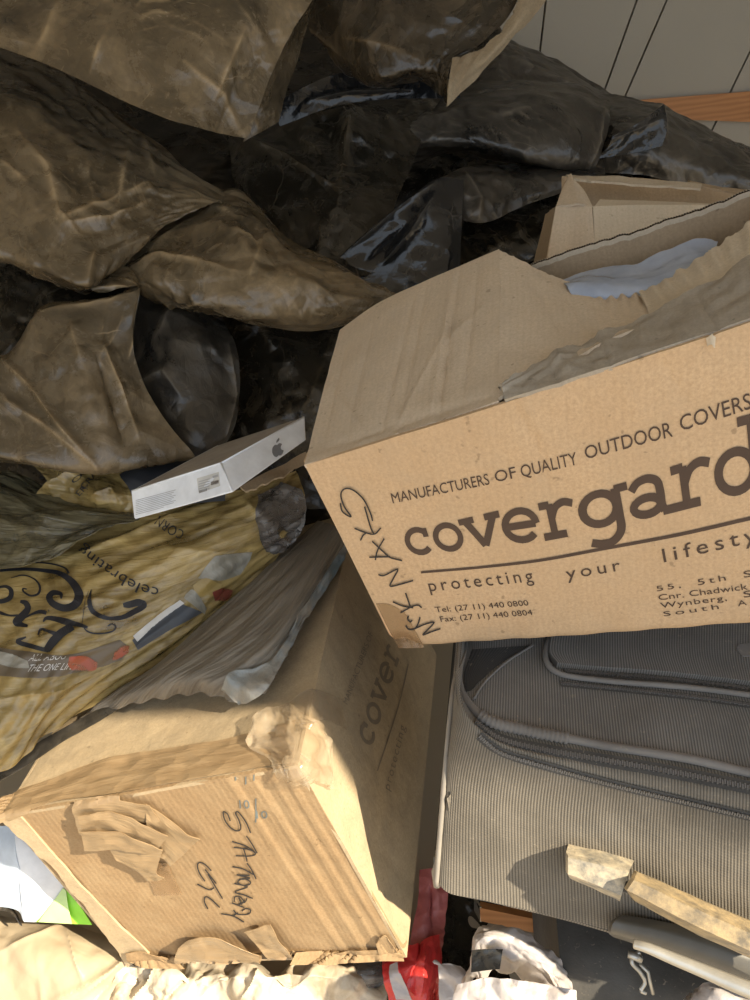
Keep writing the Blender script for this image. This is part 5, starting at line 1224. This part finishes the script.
# ------------------------------------------------------------------ litter along the bottom
wg = thing('carrier_bag', P(40, 930, 1.5), 'white plastic bag with lime green corner beside the taped box', 'bag')
Patch([[(-60, 828, 1.48), (0, 826, 1.44), (16, 826, 1.42)], [(-60, 850, 1.48), (0, 852, 1.42), (16, 850, 1.40)], [(-60, 885, 1.48), (0, 886, 1.42), (22, 880, 1.40)], [(-60, 905, 1.48), (10, 908, 1.43), (24, 922, 1.42)]], 20, 30, lambda s: .004 * fbm2(s.s * 9, s.t * 9, 601)).build('pale_side', M_BLUEWHITE, wg, th=.002)
Patch([[(14, 824, 1.42), (19, 826, 1.42), (24, 832, 1.42)], [(16, 850, 1.40), (28, 850, 1.40), (45, 858, 1.405)], [(20, 885, 1.40), (38, 888, 1.40), (68, 890, 1.42)], [(24, 922, 1.42), (40, 922, 1.42), (52, 918, 1.425)]], 20, 30, lambda s: .003 * fbm2(s.s * 9, s.t * 9, 602)).build('white_side', M_WHITEPL, wg, th=.002)
Patch([[(66, 890, 1.418), (70, 893, 1.42)], [(52, 906, 1.415), (80, 906, 1.42)], [(36, 922, 1.418), (92, 925, 1.43)]], 16, 16, None).build('green_corner', M_GREEN, wg, th=.002)
Patch([[(63, 888, 1.414), (66, 891, 1.414)], [(50, 906, 1.411), (68, 906, 1.411)], [(38, 922, 1.414), (72, 924, 1.412)]], 12, 12, None).build('lime_panel', M_LIME, wg, th=.001)
bs = sheet([[(-120, 895, 1.60), (0, 905, 1.56), (60, 922, 1.52), (110, 940, 1.50), (150, 958, 1.50)], [(-120, 925, 1.52), (0, 930, 1.49), (60, 938, 1.46), (110, 952, 1.46), (160, 968, 1.48)], [(-120, 970, 1.48), (0, 970, 1.44), (60, 970, 1.42), (110, 975, 1.43), (160, 985, 1.45)], [(-120, 1060, 1.42), (0, 1060, 1.40), (60, 1060, 1.39), (110, 1060, 1.40), (160, 1060, 1.42)]], M_BEIGE, 'plastic_sheet', None, (90, 70), .010, .10, .004, .04, seed=611, lab='beige plastic sheet spread below the white and green bag', cat='plastic sheet', cr=[([(0, 952), (40, 935), (65, 925)], .010, 4), ([(65, 928), (75, 960), (84, 980)], .008, 3), ([(55, 1000), (110, 970), (135, 955)], .014, 3), ([(75, 1000), (125, 962)], .012, 2.5), ([(95, 1000), (135, 958)], -.012, 3)])
sheet([[(125, 950, 1.50), (190, 958, 1.48), (260, 960, 1.46), (330, 955, 1.46), (390, 960, 1.46)], [(118, 972, 1.44), (190, 972, 1.41), (260, 970, 1.39), (330, 970, 1.40), (384, 980, 1.43)], [(105, 1000, 1.42), (190, 995, 1.39), (260, 992, 1.37), (330, 992, 1.38), (384, 1000, 1.41)], [(100, 1070, 1.40), (190, 1070, 1.38), (260, 1070, 1.36), (330, 1070, 1.37), (384, 1070, 1.39)]], M_WPAPER, 'crumpled_paper', None, (140, 60), .026, .075, .012, .03, .3, .8, 621, lab='crumpled cream paper in bright sun beneath the taped box', cat='paper', cr=[([(165, 1000), (195, 968)], -.03, 4), ([(130, 1000), (165, 965)], .02, 3), ([(240, 1000), (262, 968)], .02, 4)])
sheet([[(328, 940, 1.50), (360, 940, 1.49), (395, 942, 1.48)], [(330, 975, 1.42), (360, 972, 1.41), (392, 972, 1.43)], [(345, 995, 1.42), (365, 992, 1.41), (388, 992, 1.43)]], M_GREYFILM, 'plastic_scrap', None, (30, 24), .004, .06, .002, .03, seed=631, lab='smooth pale grey plastic scrap between cream paper and red plastic', cat='plastic scrap')
rd_ = thing('red_wrapper', P(415, 1010, 1.42), 'red plastic wrapping squeezed between the taped box and white bag', 'wrapper')
sheet([[(378, 955, 1.42), (398, 952, 1.40), (420, 940, 1.40), (440, 935, 1.43)], [(382, 975, 1.38), (400, 972, 1.36), (420, 965, 1.36), (444, 962, 1.40)], [(384, 1000, 1.37), (402, 998, 1.35), (422, 995, 1.35), (446, 990, 1.39)], [(384, 1060, 1.36), (402, 1060, 1.34), (422, 1060, 1.34), (450, 1060, 1.38)]], M_RED, 'sheet', rd_, (60, 60), .018, .06, .008, .03, 1.0, 1.4, 641, cr=[([(400, 955), (405, 1000)], .02, 4), ([(425, 945), (418, 1000)], .015, 4)])
sheet([[(388, 965, 1.365), (396, 962, 1.36)], [(390, 980, 1.35), (402, 978, 1.345)], [(396, 1000, 1.345), (412, 1000, 1.34)]], M_WBAG, 'pale_side', rd_, (16, 20), .006, .04, .004, .03, seed=645)
sheet([[(420, 870, 1.50), (432, 868, 1.49), (448, 868, 1.50)], [(418, 900, 1.47), (432, 900, 1.46), (447, 900, 1.47)], [(412, 935, 1.44), (428, 935, 1.43), (442, 935, 1.45)], [(408, 965, 1.41), (424, 965, 1.40), (440, 965, 1.43)]], M_PINK, 'strap', rd_, (30, 60), .006, .06, .003, .03, seed=651, cr=[([(430, 885), (433, 925)], -.012, 3)])
pw = sheet([[(436, 965, 1.36), (450, 965, 1.35), (470, 975, 1.35)], [(440, 980, 1.34), (458, 985, 1.33), (478, 992, 1.34)], [(440, 1040, 1.34), (460, 1040, 1.33), (480, 1040, 1.34)]], M_WBAG, 'tissue', None, (36, 30), .012, .05, .007, .025, seed=661, lab='small crumpled pinkish tissue between red plastic and white bag', cat='tissue')
wb_ = thing('plastic_bag', P(520, 1020, 1.210), 'open crumpled white plastic bag below the ribbed suitcase', 'bag')
sheet([[(462, 985, 1.250), (470, 935, 1.250), (490, 923, 1.250), (530, 935, 1.250), (562, 962, 1.250), (582, 1000, 1.250)], [(466, 985, 1.210), (474, 940, 1.210), (492, 930, 1.210), (528, 943, 1.210), (558, 968, 1.210), (578, 1004, 1.210)], [(478, 985, 1.200), (484, 950, 1.200), (500, 945, 1.200), (524, 956, 1.200), (548, 975, 1.200), (568, 1008, 1.200)], [(474, 1060, 1.220), (488, 975, 1.230), (502, 970, 1.240), (520, 972, 1.240), (542, 985, 1.230), (560, 1060, 1.220)]], M_WBAG, 'rim', wb_, (90, 50), .010, .06, .006, .03, seed=671)
sheet([[(455, 985, 1.175), (490, 978, 1.165), (530, 982, 1.165), (575, 990, 1.175)], [(452, 1005, 1.165), (490, 1000, 1.155), (530, 1000, 1.155), (578, 1008, 1.165)], [(450, 1060, 1.160), (490, 1060, 1.150), (530, 1060, 1.150), (580, 1060, 1.160)]], M_WBAG, 'front_side', wb_, (70, 36), .014, .06, .007, .03, seed=681)
ir = Patch([[(472, 950, 1.19), (503, 950, 1.19)], [(471, 972, 1.19), (500, 970, 1.19)]], 16, 12, lambda s: .004 * fbm2(s.s * 20, s.t * 20, 691)); ir.build('dark_lining', M_TARPK, wb_, th=.001)
# board with an orange wooden edge in the gap
bd = thing('wooden_board', P(515, 930, 1.55), 'slate covered board with orange wooden edge in the gap below the suitcase', 'board')
Patch([[(474, 895, 1.62), (555, 905, 1.60)], [(479, 907, 1.52), (551, 921, 1.50)]], 12, 8, None).build('cover', M_DARKCLOTH, bd, th=.004)
Patch([[(480, 908, 1.515), (549, 922, 1.495)], [(480, 921, 1.52), (548, 936, 1.50)]], 12, 6, None).build('wooden_edge', M_WOOD, bd, th=.02, label='orange wooden edge')
Patch([[(474, 895, 1.60), (480, 907, 1.515)], [(474, 910, 1.605), (480, 922, 1.52)]], 6, 6, None).build('end_edge', M_SILVER, bd, th=.003)
# dark sack filling the gap behind
sheet([[(442, 870, 1.70), (480, 872, 1.70), (560, 885, 1.69), (640, 895, 1.68)], [(436, 920, 1.60), (480, 922, 1.60), (560, 930, 1.58), (640, 950, 1.55)], [(425, 990, 1.47), (480, 990, 1.47), (560, 1000, 1.46), (640, 1010, 1.45)], [(425, 1080, 1.36), (480, 1080, 1.36), (560, 1080, 1.36), (640, 1080, 1.36)]], M_TARPB, 'rubbish_sack', None, (60, 60), .012, .10, .004, .04, seed=701, lab='black sack in the dark gap behind the wooden board', cat='sack')
sheet([[(688, 992, 1.14), (706, 984, 1.12), (730, 986, 1.11), (780, 1000, 1.10)], [(682, 1010, 1.12), (706, 1005, 1.10), (730, 1005, 1.09), (780, 1020, 1.08)], [(680, 1060, 1.12), (706, 1060, 1.10), (730, 1060, 1.09), (780, 1060, 1.08)]], M_WBAG, 'plastic_bag', None, (40, 30), .008, .05, .005, .03, seed=711, lab='crumpled pale plastic bag below the silver handle trim', cat='bag')
sheet([[(-60, 895, 1.50), (-10, 890, 1.47), (4, 892, 1.46), (18, 915, 1.46)], [(-60, 915, 1.46), (-10, 912, 1.44), (6, 912, 1.44), (22, 926, 1.44)]], M_TARPG, 'film_scrap', None, (30, 16), .006, .05, .003, .03, seed=721, lab='dark film scrap beside the white and green bag', cat='plastic film')
